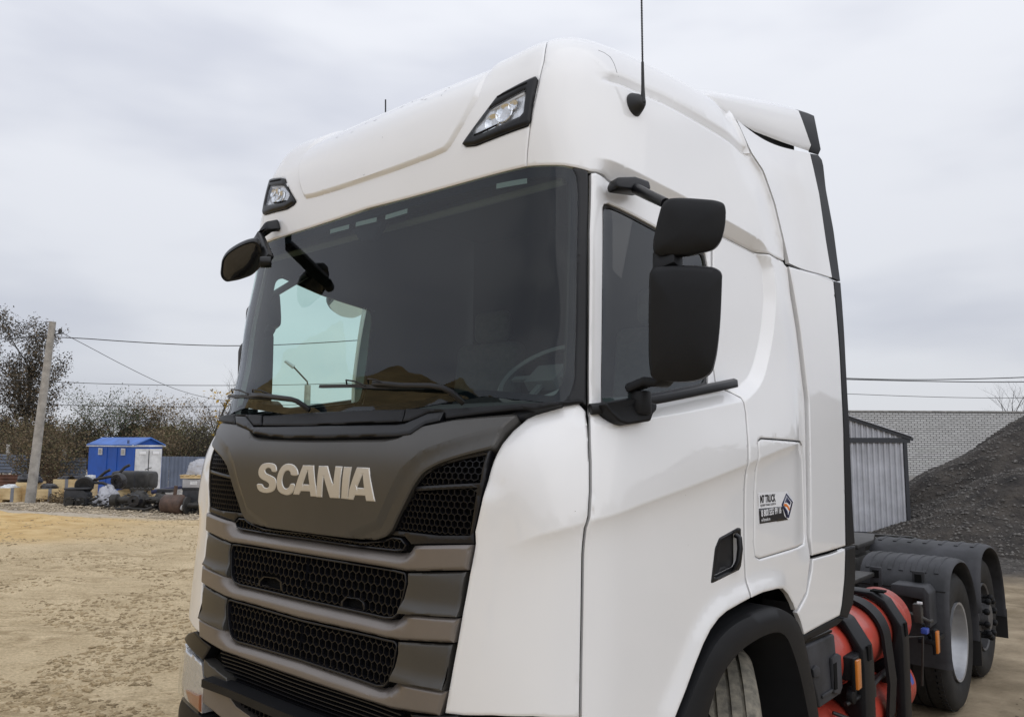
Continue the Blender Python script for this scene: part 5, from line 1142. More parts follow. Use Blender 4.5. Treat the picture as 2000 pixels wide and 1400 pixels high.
# loose clods, gravel at the foot of the crates, stones: scattered as one mesh each
def scatter(name, pts, sizes, m, flat=.6, seed=1, label=None):
    r = np.random.default_rng(seed); n = len(pts); base = np.array([(1,0,0),(-1,0,0),(0,1,0),(0,-1,0),(0,0,1),(0,0,-1)], float); F = np.array([(0,2,4),(2,1,4),(1,3,4),(3,0,4),(2,0,5),(1,2,5),(3,1,5),(0,3,5)])
    V = base[None]*(.7+.6*r.random((n, 6, 1))); a = r.random(n)*6.28; ca, sa = np.cos(a)[:, None], np.sin(a)[:, None]; st = .6+.8*r.random((n, 1))
    x = V[..., 0]*ca*st-V[..., 1]*sa; y = V[..., 0]*sa*st+V[..., 1]*ca; z = V[..., 2]*flat+.25*V[..., 0]*(r.random((n, 1))-.5)
    V = np.stack([x, y, z], -1)*np.asarray(sizes)[:, None, None]+np.asarray(pts)[:, None, :]; F = (F[None]+np.arange(n)[:, None, None]*6).reshape(-1, 3)
    me = bpy.data.meshes.new(name); V = V.reshape(-1, 3); me.vertices.add(len(V)); me.vertices.foreach_set('co', V.ravel()); me.loops.add(F.size); me.loops.foreach_set('vertex_index', F.ravel().astype(np.int32)); me.polygons.add(len(F)); me.polygons.foreach_set('loop_start', np.arange(0, F.size, 3, dtype=np.int32)); me.polygons.foreach_set('loop_total', np.full(len(F), 3, np.int32)); me.update(); me.materials.append(M[m])
    o = bpy.data.objects.new(name, me); COL.objects.link(o); o['kind'] = 'stuff'; return o
M['clod'] = mat('soil_clod', (.36, .28, .17), .95, vary=(3, .35), spec=.1); M['gravel'] = mat('pale_gravel', (.46, .39, .29), .9, vary=(2.5, .5), spec=.1)
M['dark_gravel'] = mat('dark_gravel', (.085, .079, .072), .85, vary=(3, .6, (.035, .033, .031)), spec=.2); M['dark_stone'] = mat('grey_stone', (.14, .132, .122), .85, vary=(4, .4), spec=.2)
n = 9000; u = rng.random(n); px = -80+rng.random(n)*480; py = 1420-(1420-1012)*rng.random(n)**.75; P = np.array([G(a, c) for a, c in zip(px, py)]); k = fbm(P[:, 0]*.8, P[:, 1]*1.6, 3, 21) > .50; P = P[k]; P[:, 2] = ground_h(P[:, 0], P[:, 1]); scatter('soil_clod', P, .008+.028*rng.random(len(P))**2.5, 'clod', .5, 2)
n = 1500; px = 1660+rng.random(n)*380; py = 1400-(1400-1090)*rng.random(n)**.8; P = np.array([G(a, c) for a, c in zip(px, py)]); P = P[(np.abs(P[:, 0]) > 1.5)]; P[:, 2] = ground_h(P[:, 0], P[:, 1]); M['dclod'] = mat('brown_clod', (.17, .135, .095), .95, vary=(3, .35), spec=.1); scatter('soil_clod', P, .006+.022*rng.random(len(P))**2.5, 'dclod', .5, 3)
n = 9000; px = -30+rng.random(n)*440; f_ = px/400; py = 984+10*f_+rng.random(n)**1.5*(10+14*f_); P = np.array([G(a, c) for a, c in zip(px, py)]); P[:, 2] = ground_h(P[:, 0], P[:, 1])+.01+.05*np.exp(-((py-990-10*f_)/5)**2); k = rng.random(n) < .62; scatter('gravel_strip', P[k], .012+.045*rng.random(k.sum())**2.2, 'gravel', .5, 4)
sx_, sy_ = np.linspace(-20, -1.0, 110), np.linspace(-16, 1.6, 110); SX, SY = np.meshgrid(sx_, sy_)
def sand_h(x, y):
    w = 1.2*(fbm(x*.4, y*.4, 3, 71)-.5); c = lambda cx, cy, R, H: H*np.clip(1-np.hypot(x-cx+w, y-cy+w)/R, 0, 1)
    h = np.maximum.reduce([c(-10.8, -6.5, 7.4, 6.6), c(-9.3, -8.2, 7.0, 6.5), c(-7.4, -10.0, 6.6, 5.9), c(-5.4, -11.8, 6.0, 4.9), c(-13.6, -5.4, 6.2, 5.3)]); return h+.9*(h > .05)*np.clip(h, 0, 1)*(fbm(x*1.1, y*1.1, 4, 73)-.5)
SZ = sand_h(SX.ravel(), SY.ravel()); mb = MB(); mb.add(np.stack([SX.ravel(), SY.ravel(), np.where(SZ > .04, SZ, -.2)], 1), [(i*110+j, i*110+j+1, (i+1)*110+j+1, (i+1)*110+j) for i in range(109) for j in range(109)])
M['sand'] = mat('yellow_sand', (.50, .36, .17), .95, vary=(1.4, .35), bump=(6, .8), bump_d=.08, spec=.1); struct(mb.build('sand_terrain', 'sand', None, smooth=60))
# ------------------------------------------------------------------ dark gravel heap on the right
def heap_h(x, y):
    def cone(cx, cy, R, H, p=1.0): d = np.hypot(x-cx, y-cy)/R; return H*np.clip(1.0-d, 0, 1)-.12*H*np.exp(-(d/.22)**2)
    w = .9*(fbm(x*.5, y*.5, 3, 31)-.5); x = x+w; y = y+.9*(fbm(x*.5, y*.5, 3, 37)-.5)
    h = np.maximum.reduce([cone(.65, 22.8, 5.4, 3.75), cone(3.2, 24.5, 5.6, 4.2), cone(1.1, 18.9, 4.6, 2.0), cone(-.3, 18.6, 3.1, 1.15), cone(3.8, 18.6, 4.6, 2.1), cone(8.5, 22.5, 6.5, 4.6), cone(13.5, 20.5, 6.5, 4.4)])
    h = h+.25*np.clip(h, 0, 1)*(fbm(x*1.2, y*1.2, 4, 41)-.5)+.05*(fbm(x*5, y*5, 3, 47)-.5)*(h > .02); return h
hx, hy = np.linspace(-5, 20, 300), np.linspace(13.2, 30, 220); HX, HY = np.meshgrid(hx, hy); HZ = heap_h(HX.ravel(), HY.ravel()); HZ = np.where(HZ > .03, HZ, -.15)
mb = MB(); mb.add(np.stack([HX.ravel(), HY.ravel(), HZ], 1), [(i*300+j, i*300+j+1, (i+1)*300+j+1, (i+1)*300+j) for i in range(219) for j in range(299) if max(HZ[i*300+j], HZ[i*300+j+1], HZ[(i+1)*300+j+1], HZ[(i+1)*300+j]) > -.1])
M['heap'] = mat('dark_grit', (.058, .051, .044), .9, vary=(2.2, .55, (.030, .028, .027)), bump=(9, 1.0), bump_d=.10, spec=.15)
hp = mb.build('gravel_heap', 'heap', None, smooth=60); tag(hp, 'big heap of dark gravel beside the grey corrugated shed', 'gravel heap')
n = 26000; P = np.stack([-5+13*rng.random(n), 14+10*rng.random(n), np.zeros(n)], 1); P[:, 2] = heap_h(P[:, 0], P[:, 1]); k = (P[:, 2] > .05) & (fbm(P[:, 0]*.7, P[:, 1]*.7, 3, 55)+.25*rng.random(n) > .50); P = P[k]
o = scatter('heap_stone', P, .010+.046*rng.random(len(P))**2.6, 'dark_stone', .6, 6); o.parent = hp
n = 7000; P = np.stack([-5+9*rng.random(n), 12.6+5.5*rng.random(n), np.zeros(n)], 1); P[:, 2] = ground_h(P[:, 0], P[:, 1]); scatter('scattered_grit', P, .008+.030*rng.random(n)**2.5, 'dark_stone', .5, 8)
# ------------------------------------------------------------------ corrugated shed
M['zinc'] = mat('galvanised_sheet', (.50, .51, .54), .45, metal=.15, vary=(1.5, .25)); M['shed_frame'] = mat('dark_shed_frame', (.035, .038, .045), .5)
def corrug(name, o, u, v, L, Hf, m, parent, pitch=.115, depth=.038, horiz=False):
    """sheet with trapezoid ribs: o origin, u unit along, v outward; Hf(s) gives (z0, z1)"""
    s = 0; st = []; 
    while s < L: st += [(s, 0), (s+pitch*.32, 0), (s+pitch*.5, depth), (s+pitch*.82, depth)]; s += pitch
    st = [q for q in st if q[0] <= L]+[(L, 0)]; b = MB(); vs = []
    for a, d in st: z0, z1 = Hf(a); p = o+u*a+v*d; vs += [(p[0], p[1], z0), (p[0], p[1], z1)]
    b.add(vs, [(2*i, 2*i+2, 2*i+3, 2*i+1) for i in range(len(st)-1)]); return b.build(name, m, parent, smooth=0)
sB = G(1776, 1046); sA = G(1664, 1043); su = (sA-sB)/np.linalg.norm(sA-sB); sv = np.array([su[1], -su[0], 0]); sv = sv if sv@(CAM-sB) > 0 else -sv
WD = 3.4; eave = 2.09; apex = eave+.62
shed = empty('corrugated_shed', tuple(sB), 'small grey corrugated metal shed with a dark frame', 'shed'); shed.location = (0, 0, 0)
corrug('wall_sheet', sB, su, sv, WD, lambda s: (.06, eave-.05), 'zinc', shed)
corrug('gable_sheet', sB, su, sv, WD, lambda s: (eave+.05, eave+.05+.60*min(s, WD-s)/(WD/2)), 'zinc', shed)
corrug('side_sheet', sB, -sv, -su, 3.2, lambda s: (.06, eave), 'zinc', shed); corrug('side_sheet', sB+su*WD, -sv, su, 3.2, lambda s: (.06, eave), 'zinc', shed)
def beam(name, a, b_, w, m, parent, h=None, up=(0, 0, 1)): q = MB(); q.sweep([a, b_], [(-w/2, -(h or w)/2), (w/2, -(h or w)/2), (w/2, (h or w)/2), (-w/2, (h or w)/2)], up=up); return q.build(name, m, parent, smooth=0)
z_ = lambda p, z: np.array([p[0], p[1], z])
beam('frame_post', z_(sB, 0)+sv*.02, z_(sB, eave)+sv*.02, .07, 'shed_frame', shed, up=tuple(sv)); beam('frame_post', z_(sB+su*WD, 0)+sv*.02, z_(sB+su*WD, eave)+sv*.02, .07, 'shed_frame', shed, up=tuple(sv))
beam('frame_beam', z_(sB, eave)+sv*.03-su*.1, z_(sB+su*WD, eave)+sv*.03+su*.1, .06, 'shed_frame', shed, .11); beam('frame_beam', z_(sB, .03)+sv*.03, z_(sB+su*WD, .03)+sv*.03, .06, 'shed_frame', shed, .08)
mid = sB+su*WD/2
for e0 in (sB-su*.16, sB+su*(WD+.16)):
    p0 = z_(e0, eave+.02); p1 = z_(mid, apex+.06); beam('verge_board', p0+sv*.06, p1+sv*.06, .04, 'shed_frame', shed, .06)
    q = MB(); q.prism([p0+sv*.12+[0, 0, .05], p1+sv*.12+[0, 0, .05], p1-sv*3.4+[0, 0, .05], p0-sv*3.4+[0, 0, .05]], (0, 0, .02)); q.build('roof_sheet', 'zinc', shed, smooth=0)
# ------------------------------------------------------------------ white brick building behind
def brick_mat():
    m = mat('white_silicate_brick', (.5, .49, .47), .85, spec=.2); t = m.node_tree; b = t.nodes['Principled BSDF']; c = t.nodes.new('ShaderNodeTexCoord'); s = t.nodes.new('ShaderNodeSeparateXYZ'); t.links.new(c.outputs['Object'], s.inputs[0]); k = t.nodes.new('ShaderNodeCombineXYZ'); t.links.new(s.outputs[0], k.inputs[0]); t.links.new(s.outputs[2], k.inputs[1])
    r = t.nodes.new('ShaderNodeTexBrick'); t.links.new(k.outputs[0], r.inputs['Vector']); r.inputs['Scale'].default_value = 1; r.inputs['Brick Width'].default_value = .30; r.inputs['Row Height'].default_value = .105; r.inputs['Mortar Size'].default_value = .014; r.inputs['Mortar Smooth'].default_value = .1
    r.inputs['Color1'].default_value = (.66, .655, .635, 1); r.inputs['Color2'].default_value = (.55, .545, .525, 1); r.inputs['Mortar'].default_value = (.17, .165, .16, 1); t.links.new(r.outputs[0], b.inputs['Base Color'])
    bp = t.nodes.new('ShaderNodeBump'); bp.inputs['Distance'].default_value = .012; bp.inputs['Strength'].default_value = 1; bp.invert = True; t.links.new(r.outputs[1], bp.inputs['Height']); t.links.new(bp.outputs[0], b.inputs['Normal']); return m
M['brick'] = brick_mat(); M['concrete'] = mat('weathered_concrete', (.36, .345, .32), .9, vary=(4, .35), bump=(30, .4))
DW = 38.0; wc = CAM+AY*DW*1.01; wb = empty('brick_building', (0, 0, 0), 'long white brick building with a flat top behind the shed', 'building')
wb.location = (wc[0]+AX[0]*13, wc[1]+AX[1]*13, 0); wb.rotation_euler = (0, 0, YAW)
b = MB(); b.box((12, 4, 2.06), (24, 8, 3.12)); b.build('wall', 'brick', wb, smooth=0); b = MB(); b.box((12, 4, .25), (24.1, 8.1, .5)); b.build('plinth', 'concrete', wb, smooth=0); b = MB(); b.box((12, 4, 3.65), (24.1, 8.1, .06)); b.build('roof_edge', 'concrete', wb, smooth=0)
# ------------------------------------------------------------------ utility pole, street lamp, wires
base = G(57, 986); dep = float((base-CAM)@_f); topp = at_depth(103, 628, dep)
b = MB(); b.tube([base-(0, 0, .3), base*.5+topp*.5, topp], [.155, .125, .098], 12); up_o = b.build('pole_shaft', 'concrete', None, smooth=50); pole = empty('utility_pole', (0, 0, 0), 'leaning grey concrete utility pole standing by the wooden crates', 'utility pole'); up_o.parent = pole
M['wire'] = mat('black_wire', (.02, .02, .022), .6); b = MB(); hk = topp*.92+base*.08
b.tube([hk+AX*.02, hk+AX*.26+[0, 0, .10]], .02, 6); b.tube([hk-AX*.02, hk-AX*.24+[0, 0, .02]], .02, 6); b.lathe([(0, .05), (.08, .06), (.14, .03)], 10, 'z', tuple(hk+AX*.28+[0, 0, .10])); b.tube([topp*.94+base*.06-AX*.1, topp*.93+base*.07-AX*1.2+[0, 0, -.15], topp*.89+base*.11-AX*1.5], .012, 5); b.build('insulator', 'dark_steel', pole)
def wire(px, d0, d1, rad, label):
    n = len(px); P = [at_depth(x, y, d0+(d1-d0)*i/(n-1)) for i, (x, y) in enumerate(px)]; P = interp(chaikin(P, 2, False), 40); b = MB(); b.tube(P, rad, 5); o = b.build('power_line', 'wire', None); tag(o, label, 'power line', 'overhead wires'); return o
wire([(-400,640),(-100,658),(0,663),(98,656),(300,671),(470,677),(640,669),(745,661),(1000,640),(1300,610)], dep, dep+3, .015, 'thick twisted overhead cable, uppermost one crossing the leaning pole')
wire([(-400,735),(0,741),(105,746),(280,752),(450,753),(600,751),(760,745),(1100,725)], dep+6, dep+8, .012, 'overhead wire passing halfway up behind the leaning pole')
wire([(-300,783),(110,790),(250,794),(440,794),(600,790),(900,775)], dep+8, dep+10, .012, 'lowest overhead wire above the blue hut')
wire([(112,646),(160,670),(240,713),(320,752),(380,772),(445,784),(560,800),(700,812)], dep, dep+14, .010, 'slanting wire sagging down from the pole top to the right')
wire([(1500,733),(1655,739),(1780,742),(1900,740),(2000,737),(2200,728)], 33, 33, .020, 'upper of the twin cables above the brick building')
wire([(1500,736),(1655,741),(1780,744),(1900,746),(2000,746),(2200,742)], 33.2, 33.2, .020, 'lower of the twin cables above the brick building')
wire([(1500,763),(1655,769),(1780,774),(1900,777),(2000,777),(2200,774)], 34, 34, .012, 'thin single wire just above the brick building')
lb = at_depth(601, 752, 26.0); b = MB(); b.tube([z_(lb, 0), lb], [.14, .10], 10); lp = b.build('lamp_post', 'concrete', None, smooth=50); sl = empty('street_lamp', (0, 0, 0), 'street lamp with a slanting arm seen through the cab window', 'street lamp'); lp.parent = sl
b = MB(); b.tube([lb, at_depth(600, 745, 26), at_depth(573, 716, 26), at_depth(566, 711, 26)], .03, 6); b.build('lamp_arm', 'dark_steel', sl); b = MB(); b.tube([at_depth(574, 717, 26), at_depth(557, 705, 26)], [.07, .05], 8); b.build('lamp_head', 'zinc', sl)
# ------------------------------------------------------------------ blue hut
M['blue'] = mat('blue_painted_metal', (.006, .085, .43), .5, vary=(1.2, .25)); M['hut_white'] = mat('white_painted_door', (.62, .63, .64), .6, vary=(3, .25)); M['blue_roof'] = mat('light_blue_roof', (.05, .15, .48), .5, vary=(2, .3))
hc = G(257, 974); hd = float((hc-CAM)@_f); hut = empty('blue_hut', (0, 0, 0), 'small bright blue metal hut with white double doors and a pitched roof', 'hut')
hu = -AX*math.cos(R_(33))+AY*math.sin(R_(33)); hv = AX*math.cos(R_(57))+AY*math.sin(R_(57))*1.0; hv = np.array([-hu[1], hu[0], 0]); hv = hv if hv@AX > 0 else -hv
HE = 1.86
def reach(d, px):                                 # length along d from the corner that ends at image column px
    lo, hi = .2, 6.0
    for _ in range(40):
        m_ = (lo+hi)/2; x = project([hc+d*m_])[0][0, 0]
        if abs(x-257) < abs(px-257): lo = m_
        else: hi = m_
    return lo
HLn, HW = reach(hu, 168), reach(hv, 312)
cor = [hc, hc+hu*HLn, hc+hu*HLn+hv*HW, hc+hv*HW]; b = MB(); b.prism([z_(c, 0) for c in cor], (0, 0, HE)); b.build('wall', 'blue', hut, smooth=0)
a0, a1 = z_(hc+hv*HW/2, HE+.24), z_(hc+hu*HLn+hv*HW/2, HE+.24); b = MB(); b.add([z_(hc, HE), z_(hc+hv*HW, HE), a0], [(0, 1, 2)]); b.build('gable', 'blue', hut, smooth=0); b = MB(); b.add([z_(cor[1], HE), z_(cor[2], HE), a1], [(0, 2, 1)]); b.build('gable', 'blue', hut, smooth=0)
for k, (c0, c1) in enumerate(((hc-hv*.05, cor[1]-hv*.05), (cor[3]+hv*.05, cor[2]+hv*.05))):
    b = MB(); b.prism([z_(c0-hu*.12, HE-.02), z_(c1+hu*.1, HE-.02), a1+hu*.1, a0-hu*.12], (0, 0, .035)); b.build('roof_slope', 'blue_roof', hut, smooth=0)
nv = -hv; nu = -hu
beam('eave_trim', z_(hc, HE-.03)+nv*.03+nu*.1, z_(cor[1], HE-.03)+nv*.03-nu*.1, .03, 'hut_white', hut, .06); beam('eave_trim', z_(hc, HE-.03)+nu*.03+nv*.1, z_(cor[3], HE-.03)+nu*.03-nv*.1, .03, 'hut_white', hut, .06)
for s0, s1 in ((.03, .49), (.51, .97)):
    b = MB(); p = hc+hv*HW*s0+nu*.012; q = hc+hv*HW*s1+nu*.012; b.prism([z_(p, .05), z_(q, .05), z_(q, HE-.13), z_(p, HE-.13)], tuple(nu*.025)); d_ = b.build('door', 'hut_white', hut, smooth=0)
    b = MB(); m0 = p*.75+q*.25+nu*.04; m1 = p*.25+q*.75+nu*.04; b.prism([z_(m0, HE-.32), z_(m1, HE-.32), z_(m1, HE-.22), z_(m0, HE-.22)], tuple(nu*.01)); b.build('door_vent', 'white_print', d_, smooth=0)
b = MB(); p = hc+hv*HW*.5+nu*.05; b.tube([z_(p, .3), z_(p, HE-.2)], .012, 5); b.tube([z_(p, 1.0)-hv*.12, z_(p, 1.07)+hv*.12], .012, 5); b.build('door_bar', 'dark_steel', hut)
for s in (.22, .72):
    p = hc+hu*HLn*s+nv*.01; b = MB(); w = hu*.12; b.prism([z_(p-w, HE-.36), z_(p+w, HE-.36), z_(p+w, HE-.12), z_(p-w, HE-.12)], tuple(nv*.03)); v_ = b.build('wall_vent', 'hut_white', hut, smooth=0)
    b = MB(); w = hu*.08; b.prism([z_(p-w, HE-.32), z_(p+w, HE-.32), z_(p+w, HE-.16), z_(p-w, HE-.16)], tuple(nv*.035)); b.build('vent_grille', 'concrete', v_, smooth=0)
for c in (cor[1]*.97+hc*.03, hc*.9+cor[1]*.1): b = MB(); e = z_(c, HE+.05)+nv*.04; b.tube([e, e+[0, 0, .12], e+hu*.07+[0, 0, .12], e+hu*.07], .015, 5); b.build('lifting_lug', 'dark_steel', hut)
for s in (.36, .58): b = MB(); p = hc+hu*HLn*s+nv*.004; b.prism([z_(p-hu*.012, .02), z_(p+hu*.012, .02), z_(p+hu*.012, HE-.06), z_(p-hu*.012, HE-.06)], tuple(nv*.012)); b.build('wall_rib', 'blue', hut, smooth=0)
# ------------------------------------------------------------------ fences
M['fence'] = mat('blue_grey_sheet', (.16, .19, .25), .5, metal=.3, vary=(.8, .35), bump=(6, .2)); M['rusty'] = mat('rusty_sheet', (.12, .055, .035), .8, vary=(3, .5)); M['post'] = mat('whitewashed_post', (.42, .41, .39), .9, vary=(5, .3))
fen = empty('sheet_fence', (0, 0, 0), 'blue-grey corrugated metal fence with horizontal ribs behind the crates', 'fence')
DF = 34.0
def fp(px, z): p = at_depth(px, 862, DF); return np.array([p[0], p[1], z])
def hsheet(px0, px1, z0, z1, m, parent, off=0.0):
    b = MB(); zs = np.arange(z0, z1+.001, .035); A, B_ = fp(px0, 0)-AY*off, fp(px1, 0)-AY*off; vs = []
    for i, z in enumerate(zs): d = AY*(-.025 if i % 4 in (1, 2) else 0); vs += [A+d+[0, 0, z], B_+d+[0, 0, z]]
    b.add(vs, [(2*i, 2*i+1, 2*i+3, 2*i+2) for i in range(len(zs)-1)]); return b.build('fence_sheet', m, parent, smooth=0)
hsheet(-60, 27, .60, 1.42, 'fence', fen); hsheet(27.5, 76, .55, 1.40, 'fence', fen); s_ = hsheet(76.5, 120, .50, 1.30, 'rusty', fen); s_['label'] = 'rust-brown sheet'; hsheet(120.5, 172, .50, 1.30, 'fence', fen)
hsheet(-60, 60, .05, .56, 'rusty', fen, .05); hsheet(60.5, 172, .05, .50, 'rusty', fen, .05)
for px_, zt in ((15, 1.85), (125, 1.70)): b = MB(); p = fp(px_, 0)+AY*.08; b.box((p[0], p[1], zt/2), (.12, .12, zt), Matrix.Rotation(YAW, 3, 'Z')); b.build('fence_post', 'post', fen, smooth=0)
fe2 = empty('sheet_fence', (0, 0, 0), 'dull blue-grey fence of upright ribbed sheets right of the blue hut', 'fence')
def vs_(px0, px1, zt): A, B_ = fp(px0, 0)-AY*1.0, fp(px1, 0)-AY*1.0; L_ = np.linalg.norm(B_-A); u = (B_-A)/L_; return corrug('fence_sheet', A, u, -AY, L_, lambda s: (.03, zt), 'fence', fe2, .16, .02)
vs_(308, 352, 1.37); vs_(352.5, 400, 1.37); vs_(400.5, 470, 1.36)
b = MB(); p = fp(322, 0)-AY*.8; b.box((p[0], p[1], .93), (.14, .14, 1.86), Matrix.Rotation(YAW, 3, 'Z')); b.build('fence_post', 'post', fe2, smooth=0)
# ------------------------------------------------------------------ trees and bushes
M['bark'] = mat('dark_bark', (.055, .048, .042), .95, vary=(4, .3)); 
LEAF = {'dark': (.058, .052, .040), 'olive': (.125, .120, .065), 'brown': (.165, .125, .078), 'ochre': (.26, .18, .07), 'green': (.085, .110, .058), 'yellow': (.42, .27, .04)}
for k_, c_ in LEAF.items(): M['leaf_'+k_] = mat(k_+'_leaf', c_, .8, vary=(1.1, .5), spec=.15)
def leaves(name, P, size, m, parent, seed, elong=1.4):
    r = np.random.default_rng(seed); n = len(P); a = r.random((n, 3))*2-1; a /= np.linalg.norm(a, axis=1)[:, None]; b_ = np.cross(a, r.random((n, 3))*2-1); b_ /= np.linalg.norm(b_, axis=1)[:, None]; s = (size*(.5+r.random(n)))[:, None]
    V = np.stack([P-a*s*elong*.5, P+b_*s*.42, P+a*s*elong*.5, P-b_*s*.42], 1).reshape(-1, 3); F = np.arange(n*4, dtype=np.int32)
    me = bpy.data.meshes.new(name); me.vertices.add(len(V)); me.vertices.foreach_set('co', V.ravel()); me.loops.add(n*4); me.loops.foreach_set('vertex_index', F); me.polygons.add(n); me.polygons.foreach_set('loop_start', np.arange(0, n*4, 4, dtype=np.int32)); me.polygons.foreach_set('loop_total', np.full(n, 4, np.int32)); me.update(); me.materials.append(M[m])
    o = bpy.data.objects.new(name, me); COL.objects.link(o); o.parent = parent; return o
def tree(px, depth, ztop, spread, m, nleaf, label, seed, lsize=.11, m2=None, bare=False, lean=.0, stems=1, group=None, low=.25, droop=0, cat='tree', up=0.0):
    r = random.Random(seed); p0 = at_depth(px, 862, depth); root = empty('tree' if cat == 'tree' else cat, (0, 0, 0), label, cat, group); base = Vector((p0[0], p0[1], -.1)); W_ = MB(); tips = []
    def branch(p, d, L, rad, lev):
        pts = [p]; n = 4; q = p; dd = d.copy()
        for i in range(n): dd = (dd+Vector((r.uniform(-.16, .16), r.uniform(-.16, .16), r.uniform(-.08, .14)-droop*.1*lev))).normalized(); q = q+dd*L/n; pts.append(q)
        W_.tube(pts, [rad*(1-.62*i/n) for i in range(n+1)], 5 if lev < 2 else 3, caps=False)
        if lev >= 2: tips.extend(pts[1:])
        if lev < (4 if bare else 3):
            k = (13 if lev == 0 else 6) if not bare else (9 if lev == 0 else 5)
            for j in range(k):
                t = (low if lev == 0 else .2)+(1-(low if lev == 0 else .2))*(j+r.random())/k; i = min(n-1, int(t*n)); s = pts[i].lerp(pts[i+1], t*n-i); ang = j*2.4+r.random()*1.4; side = Vector((math.cos(ang), math.sin(ang), r.uniform(-.05, .55)+up))
                nd = (dd*(.45 if not bare else .75)+side.normalized()*(.9 if not bare else .62)).normalized(); branch(s, nd, L*(.50 if lev == 0 else .55)*r.uniform(.7, 1.15)*(spread if lev == 0 else 1), rad*.42*(1-t*.4), lev+1)
    for s_i in range(stems): branch(base+Vector((r.uniform(-.3, .3)*(stems-1), r.uniform(-.3, .3)*(stems-1), 0)), Vector((lean+(r.uniform(-.25, .25) if stems > 1 else 0), (r.uniform(-.25, .25) if stems > 1 else 0), 1)).normalized(), (ztop+.1)*.90, .022*ztop*(.8 if stems > 1 else 1), 0)
    W_.build('trunk', 'bark', root, smooth=60)
    if nleaf:
        T_ = np.array([tuple(t) for t in tips]); rr = np.random.default_rng(seed); idx = rr.integers(0, len(T_), nleaf); cl = rr.random(len(T_)) > .18; idx = idx[cl[idx]]; P = T_[idx]+rr.normal(0, .16, (len(idx), 3)); P = P[P[:, 2] > .1]
        k = rr.random(len(P)) < (.72 if m2 else 2); leaves('crown', P[k], lsize, m, root, seed)
        if m2: leaves('crown', P[~k], lsize, m2, root, seed+1)
    return root
tree(50, 40, 6.5, .72, 'leaf_dark', 26000, 'tall dark half-bare tree behind the leaning pole', 11, .066, 'leaf_brown', low=.04, up=.45)
tree(-45, 42, 5.6, .8, 'leaf_dark', 14000, 'dark half-bare tree cut by the left edge of the photo', 12, .06, 'leaf_brown', low=.1)
bush = [(100, 43, 2.8, 'brown', 'olive'), (132, 45, 2.6, 'olive', 'brown'), (165, 44, 3.3, 'dark', 'olive'), (215, 46, 5.0, 'green', 'brown'), (262, 47, 4.3, 'dark', 'olive'), (305, 44, 2.8, 'brown', 'olive'), (335, 46, 4.9, 'brown', 'ochre'), (372, 44, 3.1, 'olive', 'brown')]
bl_ = ['rusty brown bush behind the fence between pole and blue hut', 'olive bush behind the fence, left of the blue hut', 'low dark bush above the blue hut roof\'s left end', 'tallest green bush rising behind the blue hut roof', 'dark bushy tree behind the blue hut\'s gable', 'low brown bush behind the right end of the blue hut', 'brown bushy tree right of the blue hut', 'olive bush behind the dull fence next to the truck']
for i, (x, d, z, a, c2) in enumerate(bush): tree(x, d, z*.80, 1.0, 'leaf_'+a, 9500, bl_[i], 30+i, .062, 'leaf_'+c2, stems=3, group='bushes behind the fences', low=.05, cat='bush')
tree(408, 46, 5.2, .9, None, 0, 'pale bare tree with thin twigs next to the windscreen', 51, bare=True, low=.12); tree(436, 44, 4.2, .9, 'leaf_yellow', 260, 'bare tree with a few yellow leaves touching the truck\'s left edge', 52, .14, bare=True, low=.1)
tree(1972, 50, 4.75, 1.0, None, 0, 'small bare tree top above the brick building roof', 53, bare=True, low=.4)
b_ = tree(78, 33.2, 1.95, 1.5, 'leaf_brown', 9000, 'tangled brown climber hanging over the fence behind the pole', 61, .055, 'leaf_olive', stems=4, low=.02, cat='bush')
for i, (x, d, z, a) in enumerate(((20, 38, 2.4, 'brown'), (330, 36, 2.0, 'brown'), (395, 37, 2.1, 'dark'))): tree(x, d, z*.95, 1.4, 'leaf_'+a, 6500, ['brown thicket above the fence at the left edge', 'brown thicket drooping over the dull fence by the hut', 'dark thicket above the dull fence close to the truck'][i], 70+i, .06, 'leaf_olive', stems=4, low=.02, cat='bush', group='thickets over the fences')
# far wood closing the view
M['wood'] = M['leaf_brown']; n = 34000; px = -200+rng.random(n)*900; d = 55+rng.random(n)*10; z = rng.random(n)**.8*(2.5+.5*np.sin(px/37)+.35*np.sin(px/13+1)); P = np.array([at_depth(a, 862, c) for a, c in zip(px, d)]); P[:, 2] = z
wo = leaves('distant_wood', P, .22, 'leaf_dark', None, 91); wo['kind'] = 'stuff'; k = rng.random(n) < .5; wo2 = leaves('distant_wood', P[k]+[0, 0, .1], .20, 'leaf_olive', None, 92); wo2['kind'] = 'stuff'
# dry weeds along the fence foot
P = []; 
for i in range(600):
    q = G(rng.uniform(95, 135) if i % 2 else rng.uniform(60, 400), rng.uniform(981, 986)); P.append(q+[0, 0, abs(rng.normal(0, .16))])
wd = leaves('dry_weeds', np.array(P), .035, 'leaf_brown', None, 95, 5.0); wd['kind'] = 'stuff'
